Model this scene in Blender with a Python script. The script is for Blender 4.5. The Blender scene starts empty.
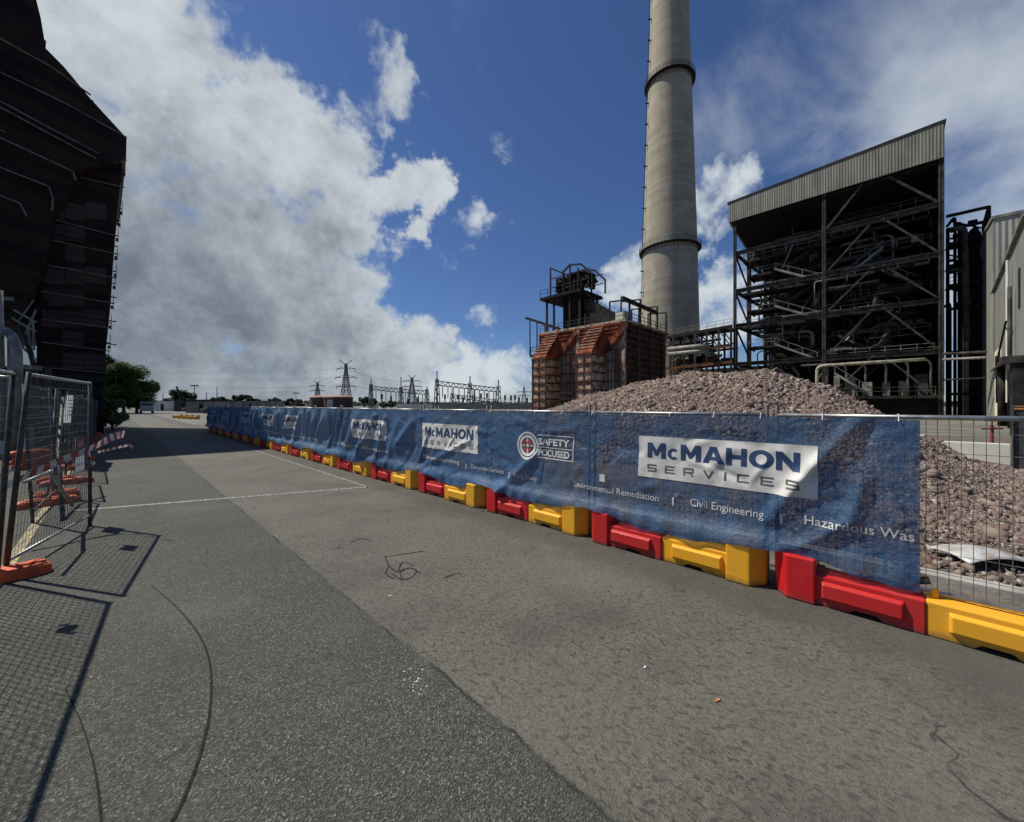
import bpy, bmesh, math, random
import numpy as np
from mathutils import Vector, Matrix, noise
random.seed(7)
S = bpy.context.scene
COL = S.collection
R = math.radians

# ---------------------------------------------------------------- camera
F = 385.0; HZ = 405.0; EYE = 1.8
YAW = R(45.9)
FW = Vector((math.sin(YAW), math.cos(YAW), 0)); RT = Vector((math.cos(YAW), -math.sin(YAW), 0))
cd = bpy.data.cameras.new('camera'); cam = bpy.data.objects.new('camera', cd); COL.objects.link(cam)
cam.location = (0, 0, EYE); cam.rotation_euler = (R(90), 0, -YAW)
cd.sensor_width = 36; cd.lens = F/1024*36; cd.shift_y = -(411-HZ)/1024
cd.clip_start = 0.05; cd.clip_end = 6000
S.camera = cam

def ray(px, py): return FW + RT*((px-512)/F) + Vector((0, 0, (HZ-py)/F))
def onX(px, py, X):
    d = ray(px, py); t = X/d.x; return Vector((X, d.y*t, EYE+d.z*t))
def onY(px, py, Y):
    d = ray(px, py); t = Y/d.y; return Vector((d.x*t, Y, EYE+d.z*t))
def gnd(px, py, z=0):
    d = ray(px, py); t = (z-EYE)/d.z; return Vector((d.x*t, d.y*t, z))
def depth(px, py, Z):
    d = ray(px, py); return Vector((d.x*Z, d.y*Z, EYE+d.z*Z))
def onplane(px, py, p, ang):          # vertical plane through p running along angle ang from +X
    d = ray(px, py); n = Vector((-math.sin(ang), math.cos(ang), 0)); t = Vector((p[0], p[1], 0)).dot(n)/d.dot(n)
    return Vector((d.x*t, d.y*t, EYE+d.z*t))

# ---------------------------------------------------------------- light
EL = R(55); SUN = Vector((-.46*math.cos(EL), .888*math.cos(EL), math.sin(EL))).normalized()
ld = bpy.data.lights.new('sun', 'SUN'); ld.energy = 5.0; ld.angle = R(.5); ld.color = (1, .95, .85)
lo = bpy.data.objects.new('sun', ld); COL.objects.link(lo); lo.rotation_euler = SUN.to_track_quat('Z', 'Y').to_euler()
lo.location = (0, 0, 60)
S.view_settings.view_transform = 'Standard'; S.view_settings.look = 'None'; S.view_settings.exposure = .06; S.view_settings.gamma = 1
S.render.resolution_x = 1024; S.render.resolution_y = 822

class NT:
    """small helper for node trees"""
    def __init__(s, nt): s.nt = nt
    def n(s, t, **kw):
        nd = s.nt.nodes.new(t)
        for k, v in kw.items():
            if k.startswith('i_'):
                key = k[2:].replace('_', ' ')
                nd.inputs[key].default_value = v
            else: setattr(nd, k, v)
        return nd
    def l(s, a, b): s.nt.links.new(a, b)
    def sock(s, inp, v):
        if isinstance(v, (int, float)): inp.default_value = v
        else: s.l(v, inp)
    def m(s, op, a, b=None, c=None, clamp=False):
        nd = s.nt.nodes.new('ShaderNodeMath'); nd.operation = op; nd.use_clamp = clamp
        s.sock(nd.inputs[0], a)
        if b is not None: s.sock(nd.inputs[1], b)
        if c is not None: s.sock(nd.inputs[2], c)
        return nd.outputs[0]
    def mr(s, v, a, b, c=0, d=1, smooth=True):
        nd = s.nt.nodes.new('ShaderNodeMapRange')
        if smooth: nd.interpolation_type = 'SMOOTHSTEP'
        s.sock(nd.inputs[0], v)
        for i, x in enumerate((a, b, c, d)): s.sock(nd.inputs[i+1], x)
        return nd.outputs[0]
    def mix(s, f, a, b, blend='MIX'):
        nd = s.nt.nodes.new('ShaderNodeMix'); nd.data_type = 'RGBA'; nd.blend_type = blend
        s.sock(nd.inputs[0], f)
        for i, v in ((6, a), (7, b)):
            if isinstance(v, tuple): nd.inputs[i].default_value = (v[0], v[1], v[2], 1)
            else: s.l(v, nd.inputs[i])
        return nd.outputs[2]

def make_world():
    w = bpy.data.worlds.new('World'); S.world = w; w.use_nodes = True
    nt = w.node_tree; nt.nodes.clear(); T = NT(nt)
    out = T.n('ShaderNodeOutputWorld'); bg = T.n('ShaderNodeBackground'); bg.inputs[1].default_value = .078
    sky = T.n('ShaderNodeTexSky'); sky.sky_type = 'NISHITA'; sky.sun_disc = False
    sky.sun_elevation = EL; sky.sun_rotation = math.atan2(SUN.x, SUN.y)
    sky.air_density = 1.0; sky.dust_density = .35; sky.ozone_density = 2.2
    tc = T.n('ShaderNodeTexCoord'); D = tc.outputs['Generated']
    sep = T.n('ShaderNodeSeparateXYZ'); T.l(D, sep.inputs[0])
    zz = T.m('ADD', T.m('MAXIMUM', sep.outputs[2], 0.0), .40)
    comb = T.n('ShaderNodeCombineXYZ')
    T.l(T.m('DIVIDE', sep.outputs[0], zz), comb.inputs[0]); T.l(T.m('DIVIDE', sep.outputs[1], zz), comb.inputs[1])
    P = comb.outputs[0]
    def fbm(scale, detail, rough, off, src=P, dist=0.0):
        mp = T.n('ShaderNodeMapping'); mp.inputs['Location'].default_value = off; T.l(src, mp.inputs[0])
        nz = T.n('ShaderNodeTexNoise'); nz.inputs['Scale'].default_value = scale; nz.inputs['Detail'].default_value = detail
        nz.inputs['Roughness'].default_value = rough; nz.inputs['Distortion'].default_value = dist
        T.l(mp.outputs[0], nz.inputs['Vector']); return nz.outputs['Fac']
    wz = T.n('ShaderNodeTexNoise'); wz.inputs['Scale'].default_value = 5.0; wz.inputs['Detail'].default_value = 6; wz.inputs['Roughness'].default_value = .62; T.l(D, wz.inputs['Vector'])
    wv = T.n('ShaderNodeVectorMath'); wv.operation = 'SUBTRACT'; T.l(wz.outputs['Color'], wv.inputs[0]); wv.inputs[1].default_value = (.5, .5, .5)
    wm = T.n('ShaderNodeVectorMath'); wm.operation = 'MULTIPLY_ADD'; T.l(wv.outputs[0], wm.inputs[0]); wm.inputs[1].default_value = (.34, .34, .34); T.l(D, wm.inputs[2])
    wn = T.n('ShaderNodeVectorMath'); wn.operation = 'NORMALIZE'; T.l(wm.outputs[0], wn.inputs[0]); DW = wn.outputs[0]
    def blob(px, py, rad, wgt, sx=None):
        c = ray(px, py).normalized()
        vm = T.n('ShaderNodeVectorMath'); vm.operation = 'DOT_PRODUCT'; T.l(DW, vm.inputs[0]); vm.inputs[1].default_value = c
        return T.m('MULTIPLY', T.mr(vm.outputs['Value'], math.cos(R(rad)), math.cos(R(rad*.25))), wgt)
    def summ(lst):
        r = lst[0]
        for x in lst[1:]: r = T.m('MAXIMUM', r, x)
        return r
    n1 = fbm(2.4, 10, .58, (3.1, 1.7, 0), P, .25)
    n2 = fbm(15.0, 8, .62, (9.1, 4.7, 0), D, .3)
    nd1 = fbm(5.5, 9, .6, (1.3, 7.2, 2.0), D, .2)
    # heavy cumulus bank on the left
    big = summ([blob(40, 60, 22, 1), blob(130, 100, 16, 1), blob(215, 165, 15, 1), blob(90, 230, 24, 1), blob(240, 275, 17, 1), blob(330, 150, 9, .75),
                blob(330, 205, 10.5, .95), blob(405, 195, 6, .8), blob(340, 340, 15, 1), blob(160, 380, 22, 1), blob(270, 370, 18, 1), blob(425, 335, 7, .8), blob(375, 95, 5.5, .55),
                blob(470, 225, 4.5, .5), blob(500, 235, 3, .45)])
    cum = summ([blob(735, 185, 7.5, .86), blob(712, 300, 9.5, .86), blob(625, 290, 8.5, .80), blob(500, 318, 4.5, .7), blob(480, 385, 8, 1.05), blob(530, 388, 7, 1.0), blob(430, 385, 7, .9),
                blob(820, 155, 4, .55), blob(690, 195, 4, .45), blob(345, 60, 6, .55), blob(455, 245, 5, .55), blob(515, 150, 4, .4), blob(780, 290, 7, .62)])
    cirr = summ([blob(1010, 170, 24, .92), blob(1000, 270, 18, .98), blob(870, 60, 18, .74), blob(760, 80, 13, .6), blob(850, 240, 10, .5), blob(470, 40, 7, .4)])
    rest = T.mr(sep.outputs[1], -.1, -.6, 0, .12)       # behind the camera: scattered clouds too
    dens_big = T.mr(T.m('ADD', T.m('MULTIPLY', big, .92), T.m('ADD', T.m('MULTIPLY', T.m('SUBTRACT', nd1, .5), 1.7), T.m('MULTIPLY', T.m('SUBTRACT', n2, .5), .95))), .36, .80)
    dens_cum = T.mr(T.m('ADD', T.m('MULTIPLY', cum, .75), T.m('ADD', T.m('MULTIPLY', T.m('SUBTRACT', nd1, .5), 1.5), T.m('MULTIPLY', T.m('SUBTRACT', n2, .5), .9))), .36, .86)
    dens_cir = T.m('MULTIPLY', T.mr(T.m('ADD', T.m('MULTIPLY', T.m('MAXIMUM', cirr, rest), .7), T.m('MULTIPLY', T.m('SUBTRACT', n1, .5), 1.5)), .30, 1.0), .8)
    low = T.m('MULTIPLY', T.mr(sep.outputs[2], .16, .0), .30)
    dens = T.m('MAXIMUM', T.m('MAXIMUM', dens_big, dens_cum), T.m('MAXIMUM', dens_cir, low))
    # cloud tone: bright heads, grey bases
    shade = summ([blob(210, 335, 26, 1), blob(120, 320, 24, 1), blob(250, 400, 22, .8), blob(150, 240, 18, .55)])
    tone = T.m('ADD', T.m('MULTIPLY', shade, .85), T.m('ADD', T.m('MULTIPLY', T.m('SUBTRACT', fbm(5.2, 10, .66, (2.9, .7, 6), D, .12), .50), 2.4), T.m('MULTIPLY', T.m('SUBTRACT', n2, .5), .7)))
    tone = T.m('MULTIPLY', T.mr(tone, -.40, 1.45), T.mr(big, .15, .6))
    colc = T.mix(tone, (7.6, 8.3, 8.8), (1.75, 2.15, 2.75))
    skyc = T.mix(1.0, sky.outputs[0], (.54, .70, .99), 'MULTIPLY')
    fin = T.mix(dens, skyc, colc)
    T.l(fin, bg.inputs[0]); T.l(bg.outputs[0], out.inputs[0])
make_world()

# ---------------------------------------------------------------- materials
def mat(name, c, c2=None, scale=4, rough=.7, bump=0, bscale=None, metal=0, detail=6, lo_=.35, hi_=.65, vec='Object', stretch=None, spec=None):
    m = bpy.data.materials.new(name); m.use_nodes = True; nt = m.node_tree; T = NT(nt)
    p = nt.nodes['Principled BSDF']; p.inputs['Roughness'].default_value = rough; p.inputs['Metallic'].default_value = metal
    if spec is not None: p.inputs['Specular IOR Level'].default_value = spec
    tc = T.n('ShaderNodeTexCoord'); v = tc.outputs[vec]
    if stretch:
        mp = T.n('ShaderNodeMapping'); mp.inputs['Scale'].default_value = stretch; T.l(v, mp.inputs[0]); v = mp.outputs[0]
    if c2 is None: c2 = tuple(x*.72 for x in c)
    nz = T.n('ShaderNodeTexNoise'); nz.inputs['Scale'].default_value = scale; nz.inputs['Detail'].default_value = detail; nz.inputs['Roughness'].default_value = .62
    T.l(v, nz.inputs['Vector'])
    f = T.mr(nz.outputs['Fac'], lo_, hi_)
    T.l(T.mix(f, c, c2), p.inputs['Base Color'])
    if bump:
        nb = T.n('ShaderNodeTexNoise'); nb.inputs['Scale'].default_value = bscale or scale*6; nb.inputs['Detail'].default_value = 5
        T.l(v, nb.inputs['Vector'])
        b = T.n('ShaderNodeBump'); b.inputs['Strength'].default_value = bump; b.inputs['Distance'].default_value = .02
        T.l(nb.outputs['Fac'], b.inputs['Height']); T.l(b.outputs[0], p.inputs['Normal'])
    return m
M = {}
M['galv'] = mat('galvanised_steel', (.42, .43, .43), (.26, .26, .25), 9, .42, metal=.75)
M['oldgalv'] = mat('weathered_steel_tube', (.09, .085, .065), (.035, .032, .027), 12, .6, metal=.4)
M['wire'] = mat('fence_wire', (.20, .20, .19), (.10, .10, .09), 9, .5, metal=.5)
M['yellow'] = mat('yellow_plastic', (.80, .37, .012), (.70, .30, .012), 5, .38, bump=.06, bscale=60)
M['red'] = mat('red_plastic', (.50, .010, .014), (.36, .008, .012), 5, .38, bump=.06, bscale=60)
def plastic(name, c, fade):
    m = bpy.data.materials.new(name); m.use_nodes = True; nt = m.node_tree; T = NT(nt); p = nt.nodes['Principled BSDF']; p.inputs['Specular IOR Level'].default_value = .35
    tc = T.n('ShaderNodeTexCoord'); oi = T.n('ShaderNodeObjectInfo'); O = tc.outputs['Object']
    ad = T.n('ShaderNodeVectorMath'); ad.operation = 'ADD'; T.l(O, ad.inputs[0]); rn = T.m('MULTIPLY', oi.outputs['Random'], 30.0); cb = T.n('ShaderNodeCombineXYZ'); T.l(rn, cb.inputs[0]); T.l(cb.outputs[0], ad.inputs[1])
    def nz(sc, det, ro, st=None):
        n = T.n('ShaderNodeTexNoise'); n.inputs['Scale'].default_value = sc; n.inputs['Detail'].default_value = det; n.inputs['Roughness'].default_value = ro
        v = ad.outputs[0]
        if st: mp = T.n('ShaderNodeMapping'); mp.inputs['Scale'].default_value = st; T.l(v, mp.inputs[0]); v = mp.outputs[0]
        T.l(v, n.inputs['Vector']); return n.outputs['Fac']
    col = T.mix(T.m('MULTIPLY', T.mr(nz(3, 5, .6), .4, .7), .5), c, fade)
    col = T.mix(T.m('MULTIPLY', oi.outputs['Random'], .30), col, fade)
    col = T.mix(T.m('MULTIPLY', T.mr(nz(9, 8, .75, (1, .35, 1.6)), .60, .68), .45), col, (.07, .06, .05))
    sep = T.n('ShaderNodeSeparateXYZ'); T.l(O, sep.inputs[0])
    low = T.m('ADD', sep.outputs[2], T.m('MULTIPLY', T.m('SUBTRACT', nz(12, 4, .6), .5), .12))
    col = T.mix(T.m('MULTIPLY', T.mr(low, .075, .01), .5), col, (.06, .055, .048))
    T.l(col, p.inputs['Base Color']); T.l(T.mr(nz(20, 4, .6), .3, .7, .34, .6), p.inputs['Roughness']); return m
M['yellow'] = plastic('yellow_plastic', (.80, .37, .012), (.74, .40, .05)); M['red'] = plastic('red_plastic', (.50, .010, .014), (.50, .045, .035))
M['orange'] = mat('orange_plastic', (.72, .115, .02), (.48, .07, .02), 8, .55, bump=.2, bscale=50)
M['white'] = mat('white_print', (.66, .65, .60), (.52, .50, .46), 6, .6)
M['navyprint'] = mat('navy_print', (.022, .055, .135), (.016, .04, .10), 8, .6)
M['greyprint'] = mat('grey_print', (.11, .11, .11), (.07, .07, .07), 8, .6)
M['redprint'] = mat('red_print', (.42, .05, .03), (.30, .04, .03), 8, .6)
M['steel_dark'] = mat('dark_steel', (.038, .034, .030), (.015, .013, .012), 1.2, .7)
M['steel_mid'] = mat('grimy_grey_steel', (.070, .065, .055), (.026, .023, .020), .9, .7)
M['steel_light'] = mat('pale_dusty_steel', (.25, .24, .20), (.12, .11, .095), .8, .65)
M['steel_rust'] = mat('rusty_steel', (.16, .065, .033), (.055, .035, .027), 1.2, .8)
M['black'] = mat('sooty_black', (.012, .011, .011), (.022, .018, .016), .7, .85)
M['boiler'] = mat('sooty_boiler_casing', (.020, .019, .018), (.040, .033, .028), .35, .8)
M['creampipe'] = mat('cream_pipe_lagging', (.46, .43, .31), (.22, .20, .15), 1.5, .55)
M['insul'] = mat('pale_pipe_lagging', (.30, .29, .25), (.14, .13, .105), 2.5, .6)
M['concrete'] = mat('concrete', (.36, .345, .31), (.23, .22, .195), 1.6, .85, bump=.3, bscale=25)
M['whitewall'] = mat('white_painted_wall', (.66, .65, .58), (.52, .50, .43), .8, .75)
M['cream'] = mat('cream_painted_wall', (.80, .78, .60), (.66, .63, .47), .5, .75)
M['darkglass'] = mat('dark_opening', (.015, .016, .018), (.03, .03, .03), 2, .3)
M['bark'] = mat('bark', (.10, .075, .05), (.05, .04, .03), 6, .9, bump=.4)
M['rubberblack'] = mat('black_tube', (.02, .02, .02), (.03, .03, .03), 5, .5)
M['paper'] = mat('weathered_paper', (.68, .69, .70), (.5, .5, .5), 14, .8)
def thin_paper():
    m = bpy.data.materials.new('thin_backlit_paper'); m.use_nodes = True; nt = m.node_tree; T = NT(nt); p = nt.nodes['Principled BSDF']; p.inputs['Base Color'].default_value = (.75, .76, .78, 1)
    tc = T.n('ShaderNodeTexCoord'); n = T.n('ShaderNodeTexNoise'); n.inputs['Scale'].default_value = 16; T.l(tc.outputs['Object'], n.inputs['Vector'])
    tr = T.n('ShaderNodeBsdfTranslucent'); T.l(T.mix(n.outputs['Fac'], (.85, .87, .9), (.5, .52, .55)), tr.inputs[0]); mx = T.n('ShaderNodeMixShader'); mx.inputs[0].default_value = .55
    T.l(p.outputs[0], mx.inputs[1]); T.l(tr.outputs[0], mx.inputs[2]); T.l(mx.outputs[0], nt.nodes['Material Output'].inputs[0]); return m
M['thin_paper'] = thin_paper()
M['sign_orange'] = mat('orange_sign_paint', (.75, .33, .03), (.6, .25, .03), 3, .6)
M['redpaint'] = mat('red_paint', (.30, .025, .02), (.16, .02, .015), 6, .7)
M['greycloth'] = mat('grey_shade_cloth', (.075, .078, .078), (.04, .042, .042), 3, .9)
M['tank'] = mat('brown_tank_steel', (.085, .05, .037), (.05, .035, .03), .12, .8)
M['tanktop'] = mat('tan_tank_roof', (.35, .20, .13), (.25, .15, .1), .12, .8)
M['lattice'] = mat('grey_lattice_steel', (.13, .13, .133), (.08, .08, .083), .3, .7)
M['roofred'] = mat('white_van_paint', (.38, .38, .36), (.28, .28, .26), 1, .5)
M['timber'] = mat('weathered_timber', (.17, .10, .055), (.09, .05, .03), 8, .85, stretch=(1, 6, 6))

def leafmat(name, c, c2):
    m = bpy.data.materials.new(name); m.use_nodes = True; nt = m.node_tree; T = NT(nt)
    p = nt.nodes['Principled BSDF']; p.inputs['Roughness'].default_value = .6
    g = T.n('ShaderNodeNewGeometry'); T.l(T.mix(g.outputs['Random Per Island'], c, c2), p.inputs['Base Color'])
    tr = T.n('ShaderNodeBsdfTranslucent'); T.l(T.mix(g.outputs['Random Per Island'], c, c2), tr.inputs[0])
    mx = T.n('ShaderNodeMixShader'); mx.inputs[0].default_value = .3
    T.l(p.outputs[0], mx.inputs[1]); T.l(tr.outputs[0], mx.inputs[2]); T.l(mx.outputs[0], nt.nodes['Material Output'].inputs[0])
    return m
M['leaf'] = leafmat('glossy_green_leaves', (.04, .075, .018), (.085, .14, .03))
M['leaf2'] = leafmat('olive_leaves', (.09, .11, .03), (.17, .18, .06))
M['leafdark'] = leafmat('dark_far_leaves', (.022, .034, .018), (.045, .060, .03))

def road_material():
    m = bpy.data.materials.new('asphalt'); m.use_nodes = True; nt = m.node_tree; T = NT(nt)
    p = nt.nodes['Principled BSDF']; p.inputs['Roughness'].default_value = .82
    p.inputs['Specular IOR Level'].default_value = .35
    tc = T.n('ShaderNodeTexCoord'); O = tc.outputs['Object']
    sep = T.n('ShaderNodeSeparateXYZ'); T.l(O, sep.inputs[0])
    def nz(scale, det=5, ro=.6, v=O):
        n = T.n('ShaderNodeTexNoise'); n.inputs['Scale'].default_value = scale; n.inputs['Detail'].default_value = det; n.inputs['Roughness'].default_value = ro
        T.l(v, n.inputs['Vector']); return n.outputs['Fac']
    def vor(scale, feature='F1'):
        n = T.n('ShaderNodeTexVoronoi'); n.inputs['Scale'].default_value = scale; n.feature = feature; T.l(O, n.inputs['Vector']); return n
    # join between the coarse left mat and the smoother right mat
    edge = T.m('ADD', sep.outputs[0], T.m('MULTIPLY', T.m('SUBTRACT', nz(1.6, 6, .7), .5), .16))
    side = T.mr(edge, 1.505, 1.535)
    v1 = vor(120); v2 = vor(62)
    s1 = T.n('ShaderNodeSeparateColor'); T.l(v1.outputs['Color'], s1.inputs[0])
    s2 = T.n('ShaderNodeSeparateColor'); T.l(v2.outputs['Color'], s2.inputs[0])
    left = T.mix(T.mr(s1.outputs[0], .30, .98), (.042, .042, .033), (.120, .119, .096))
    left = T.mix(T.mr(s1.outputs[1], .955, .975), left, (.22, .21, .185))
    right = T.mix(T.mr(s2.outputs[0], .05, .95), (.090, .087, .067), (.131, .127, .101))
    # dark wet-looking flecks, elongated
    mp = T.n('ShaderNodeMapping'); mp.inputs['Scale'].default_value = (1, .55, 1); mp.inputs['Rotation'].default_value = (0, 0, .5); T.l(O, mp.inputs[0])
    fl = nz(30, 4, .6, mp.outputs[0])
    right = T.mix(T.m('MULTIPLY', T.mr(fl, .565, .60), .85), right, (.042, .040, .035))
    right = T.mix(T.m('MULTIPLY', T.mr(nz(75, 3, .6, mp.outputs[0]), .575, .605), .8), right, (.045, .044, .037))
    right = T.mix(T.m('MULTIPLY', T.mr(nz(.55, 4), .42, .62), .25), right, (.135, .122, .106))
    base = T.mix(side, left, right)
    base = T.mix(T.m('MULTIPLY', T.mr(nz(.8, 7, .68), .44, .66), .52), base, (.050, .047, .040))
    base = T.mix(T.m('MULTIPLY', T.mr(nz(.33, 5, .6), .50, .70), .35), base, (.165, .155, .135))
    # dirt swept against the barriers
    d = T.m('ADD', sep.outputs[0], T.m('MULTIPLY', T.m('SUBTRACT', nz(2.2, 5), .5), .9))
    base = T.mix(T.m('MULTIPLY', T.mr(d, 3.65, 4.1), .5), base, (.048, .045, .040))
    # fine cracks
    vc = vor(.55, 'DISTANCE_TO_EDGE')
    wob = T.n('ShaderNodeTexNoise'); wob.inputs['Scale'].default_value = 3; T.l(O, wob.inputs['Vector'])
    vm = T.n('ShaderNodeVectorMath'); vm.operation = 'MULTIPLY_ADD'; T.l(wob.outputs['Color'], vm.inputs[0]); vm.inputs[1].default_value = (.9, .9, 0); T.l(O, vm.inputs[2])
    T.l(vm.outputs[0], vc.inputs['Vector'])
    crack = T.m('MULTIPLY', T.mr(vc.outputs['Distance'], .010, .003), T.mr(nz(1.1, 3), .56, .64))
    base = T.mix(T.m('MULTIPLY', crack, .75), base, (.018, .018, .017))
    seam = T.m('MULTIPLY', T.mr(T.m('ABSOLUTE', T.m('SUBTRACT', edge, 1.51)), .016, .004), T.mr(nz(2.2, 4), .45, .6))
    base = T.mix(T.m('MULTIPLY', seam, .8), base, (.02, .02, .018))
    T.l(base, p.inputs['Base Color'])
    h = T.m('ADD', T.m('MULTIPLY', v1.outputs['Distance'], T.mr(side, 0, 1, 1.0, .35)), T.m('MULTIPLY', nz(110, 4), .35))
    b = T.n('ShaderNodeBump'); b.inputs['Strength'].default_value = .75; b.inputs['Distance'].default_value = .012
    T.l(h, b.inputs['Height']); T.l(b.outputs[0], p.inputs['Normal'])
    return m
M['asphalt'] = road_material()
M['dirt'] = mat('dusty_gravel_ground', (.15, .125, .10), (.08, .068, .054), 2.5, .95, bump=1, bscale=30)
M['yard'] = mat('pale_dusty_yard', (.17, .16, .14), (.10, .097, .085), .25, .95, bump=.5, bscale=12)

def paint_mat(name, c):
    m = bpy.data.materials.new(name); m.use_nodes = True; nt = m.node_tree; T = NT(nt)
    p = nt.nodes['Principled BSDF']; p.inputs['Roughness'].default_value = .7
    tc = T.n('ShaderNodeTexCoord'); n = T.n('ShaderNodeTexNoise'); n.inputs['Scale'].default_value = 22; n.inputs['Detail'].default_value = 6; n.inputs['Roughness'].default_value = .7
    T.l(tc.outputs['Object'], n.inputs['Vector'])
    f = T.mr(n.outputs['Fac'], .40, .54)
    T.l(T.mix(f, c, (.10, .094, .080)), p.inputs['Base Color'])
    return m
M['whiteline'] = paint_mat('worn_white_line', (.36, .36, .33)); M['yellowline'] = paint_mat('worn_yellow_line', (.55, .43, .12))

def stone_mat():
    m = bpy.data.materials.new('crushed_concrete_and_brick'); m.use_nodes = True; nt = m.node_tree; T = NT(nt)
    p = nt.nodes['Principled BSDF']; p.inputs['Roughness'].default_value = .92
    g = T.n('ShaderNodeNewGeometry'); cr = T.n('ShaderNodeValToRGB'); T.l(g.outputs['Random Per Island'], cr.inputs[0])
    e = cr.color_ramp.elements; cr.color_ramp.interpolation = 'CONSTANT'
    K_ = (.95, .88, .86)
    cols = [(0, (.20, .155, .125)), (.16, (.27, .225, .185)), (.32, (.12, .09, .072)), (.46, (.32, .28, .24)), (.6, (.19, .12, .095)), (.74, (.23, .19, .155)), (.88, (.46, .43, .38)), (.94, (.13, .11, .10))]
    cols = [(q, tuple(c[j]*K_[j] for j in range(3))) for q, c in cols]
    e[0].position = 0; e[0].color = (*cols[0][1], 1); e[1].position = cols[1][0]; e[1].color = (*cols[1][1], 1)
    for q, c in cols[2:]:
        el = e.new(q); el.color = (*c, 1)
    tc = T.n('ShaderNodeTexCoord'); n = T.n('ShaderNodeTexNoise'); n.inputs['Scale'].default_value = 30; n.inputs['Detail'].default_value = 4; T.l(tc.outputs['Object'], n.inputs['Vector'])
    T.l(T.mix(T.m('MULTIPLY', n.outputs['Fac'], .6), cr.outputs[0], (.12, .09, .075)), p.inputs['Base Color'])
    return m
M['stone'] = stone_mat()

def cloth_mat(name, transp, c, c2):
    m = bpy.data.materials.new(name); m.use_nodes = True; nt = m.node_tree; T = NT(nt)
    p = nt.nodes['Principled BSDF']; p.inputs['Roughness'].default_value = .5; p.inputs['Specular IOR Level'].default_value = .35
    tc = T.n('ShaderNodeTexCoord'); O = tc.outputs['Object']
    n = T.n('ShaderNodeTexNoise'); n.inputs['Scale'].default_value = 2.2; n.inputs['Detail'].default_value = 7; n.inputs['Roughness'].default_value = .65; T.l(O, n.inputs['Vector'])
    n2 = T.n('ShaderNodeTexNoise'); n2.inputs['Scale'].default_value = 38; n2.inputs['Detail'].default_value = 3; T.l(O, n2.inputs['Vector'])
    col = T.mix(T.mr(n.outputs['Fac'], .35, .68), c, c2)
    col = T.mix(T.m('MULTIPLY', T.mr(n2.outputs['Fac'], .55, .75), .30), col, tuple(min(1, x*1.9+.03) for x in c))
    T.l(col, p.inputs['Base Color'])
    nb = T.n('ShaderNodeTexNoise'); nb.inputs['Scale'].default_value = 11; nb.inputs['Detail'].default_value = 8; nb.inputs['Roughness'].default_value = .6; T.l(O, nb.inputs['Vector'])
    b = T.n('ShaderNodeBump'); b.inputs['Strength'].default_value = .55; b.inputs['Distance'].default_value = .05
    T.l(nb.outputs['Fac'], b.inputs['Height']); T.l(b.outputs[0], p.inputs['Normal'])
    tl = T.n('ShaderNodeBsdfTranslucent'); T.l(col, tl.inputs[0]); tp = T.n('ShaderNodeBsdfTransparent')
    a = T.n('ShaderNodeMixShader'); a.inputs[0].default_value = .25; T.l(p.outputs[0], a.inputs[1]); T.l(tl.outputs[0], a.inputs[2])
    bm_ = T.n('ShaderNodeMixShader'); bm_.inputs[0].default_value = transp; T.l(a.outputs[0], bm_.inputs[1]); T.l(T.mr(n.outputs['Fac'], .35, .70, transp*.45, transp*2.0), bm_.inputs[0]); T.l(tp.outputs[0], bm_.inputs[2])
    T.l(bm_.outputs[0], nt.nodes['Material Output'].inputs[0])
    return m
M['cloth_open'] = cloth_mat('blue_mesh_cloth_open', .17, (.042, .108, .215), (.022, .064, .140))
M['cloth'] = cloth_mat('blue_mesh_cloth', .07, (.055, .140, .270), (.033, .092, .190))
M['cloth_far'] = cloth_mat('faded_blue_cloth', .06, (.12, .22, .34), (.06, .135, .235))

def chimney_mat():
    m = bpy.data.materials.new('slipformed_concrete'); m.use_nodes = True; nt = m.node_tree; T = NT(nt)
    p = nt.nodes['Principled BSDF']; p.inputs['Roughness'].default_value = .9
    tc = T.n('ShaderNodeTexCoord'); O = tc.outputs['Object']
    mp = T.n('ShaderNodeMapping'); mp.inputs['Scale'].default_value = (.015, .015, .55); T.l(O, mp.inputs[0])
    n = T.n('ShaderNodeTexNoise'); n.inputs['Scale'].default_value = 1; n.inputs['Detail'].default_value = 4; n.inputs['Roughness'].default_value = .75; T.l(mp.outputs[0], n.inputs['Vector'])
    mp2 = T.n('ShaderNodeMapping'); mp2.inputs['Scale'].default_value = (.5, .5, .03); T.l(O, mp2.inputs[0])
    n2 = T.n('ShaderNodeTexNoise'); n2.inputs['Scale'].default_value = 1; n2.inputs['Detail'].default_value = 5; T.l(mp2.outputs[0], n2.inputs['Vector'])
    n3 = T.n('ShaderNodeTexNoise'); n3.inputs['Scale'].default_value = .25; n3.inputs['Detail'].default_value = 7; T.l(O, n3.inputs['Vector'])
    col = T.mix(T.mr(n.outputs['Fac'], .32, .70), (.345, .31, .23), (.25, .222, .16))
    col = T.mix(T.m('MULTIPLY', T.mr(n2.outputs['Fac'], .5, .7), .35), col, (.17, .155, .125))
    col = T.mix(T.m('MULTIPLY', T.mr(n3.outputs['Fac'], .5, .68), .4), col, (.42, .40, .33))
    sep = T.n('ShaderNodeSeparateXYZ'); T.l(O, sep.inputs[0])
    ring = T.m('PINGPONG', sep.outputs[2], 1.25)
    col = T.mix(T.m('MULTIPLY', T.mr(ring, .10, .02), .28), col, (.12, .11, .09))
    T.l(col, p.inputs['Base Color']); return m
M['chimney'] = chimney_mat()

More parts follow.
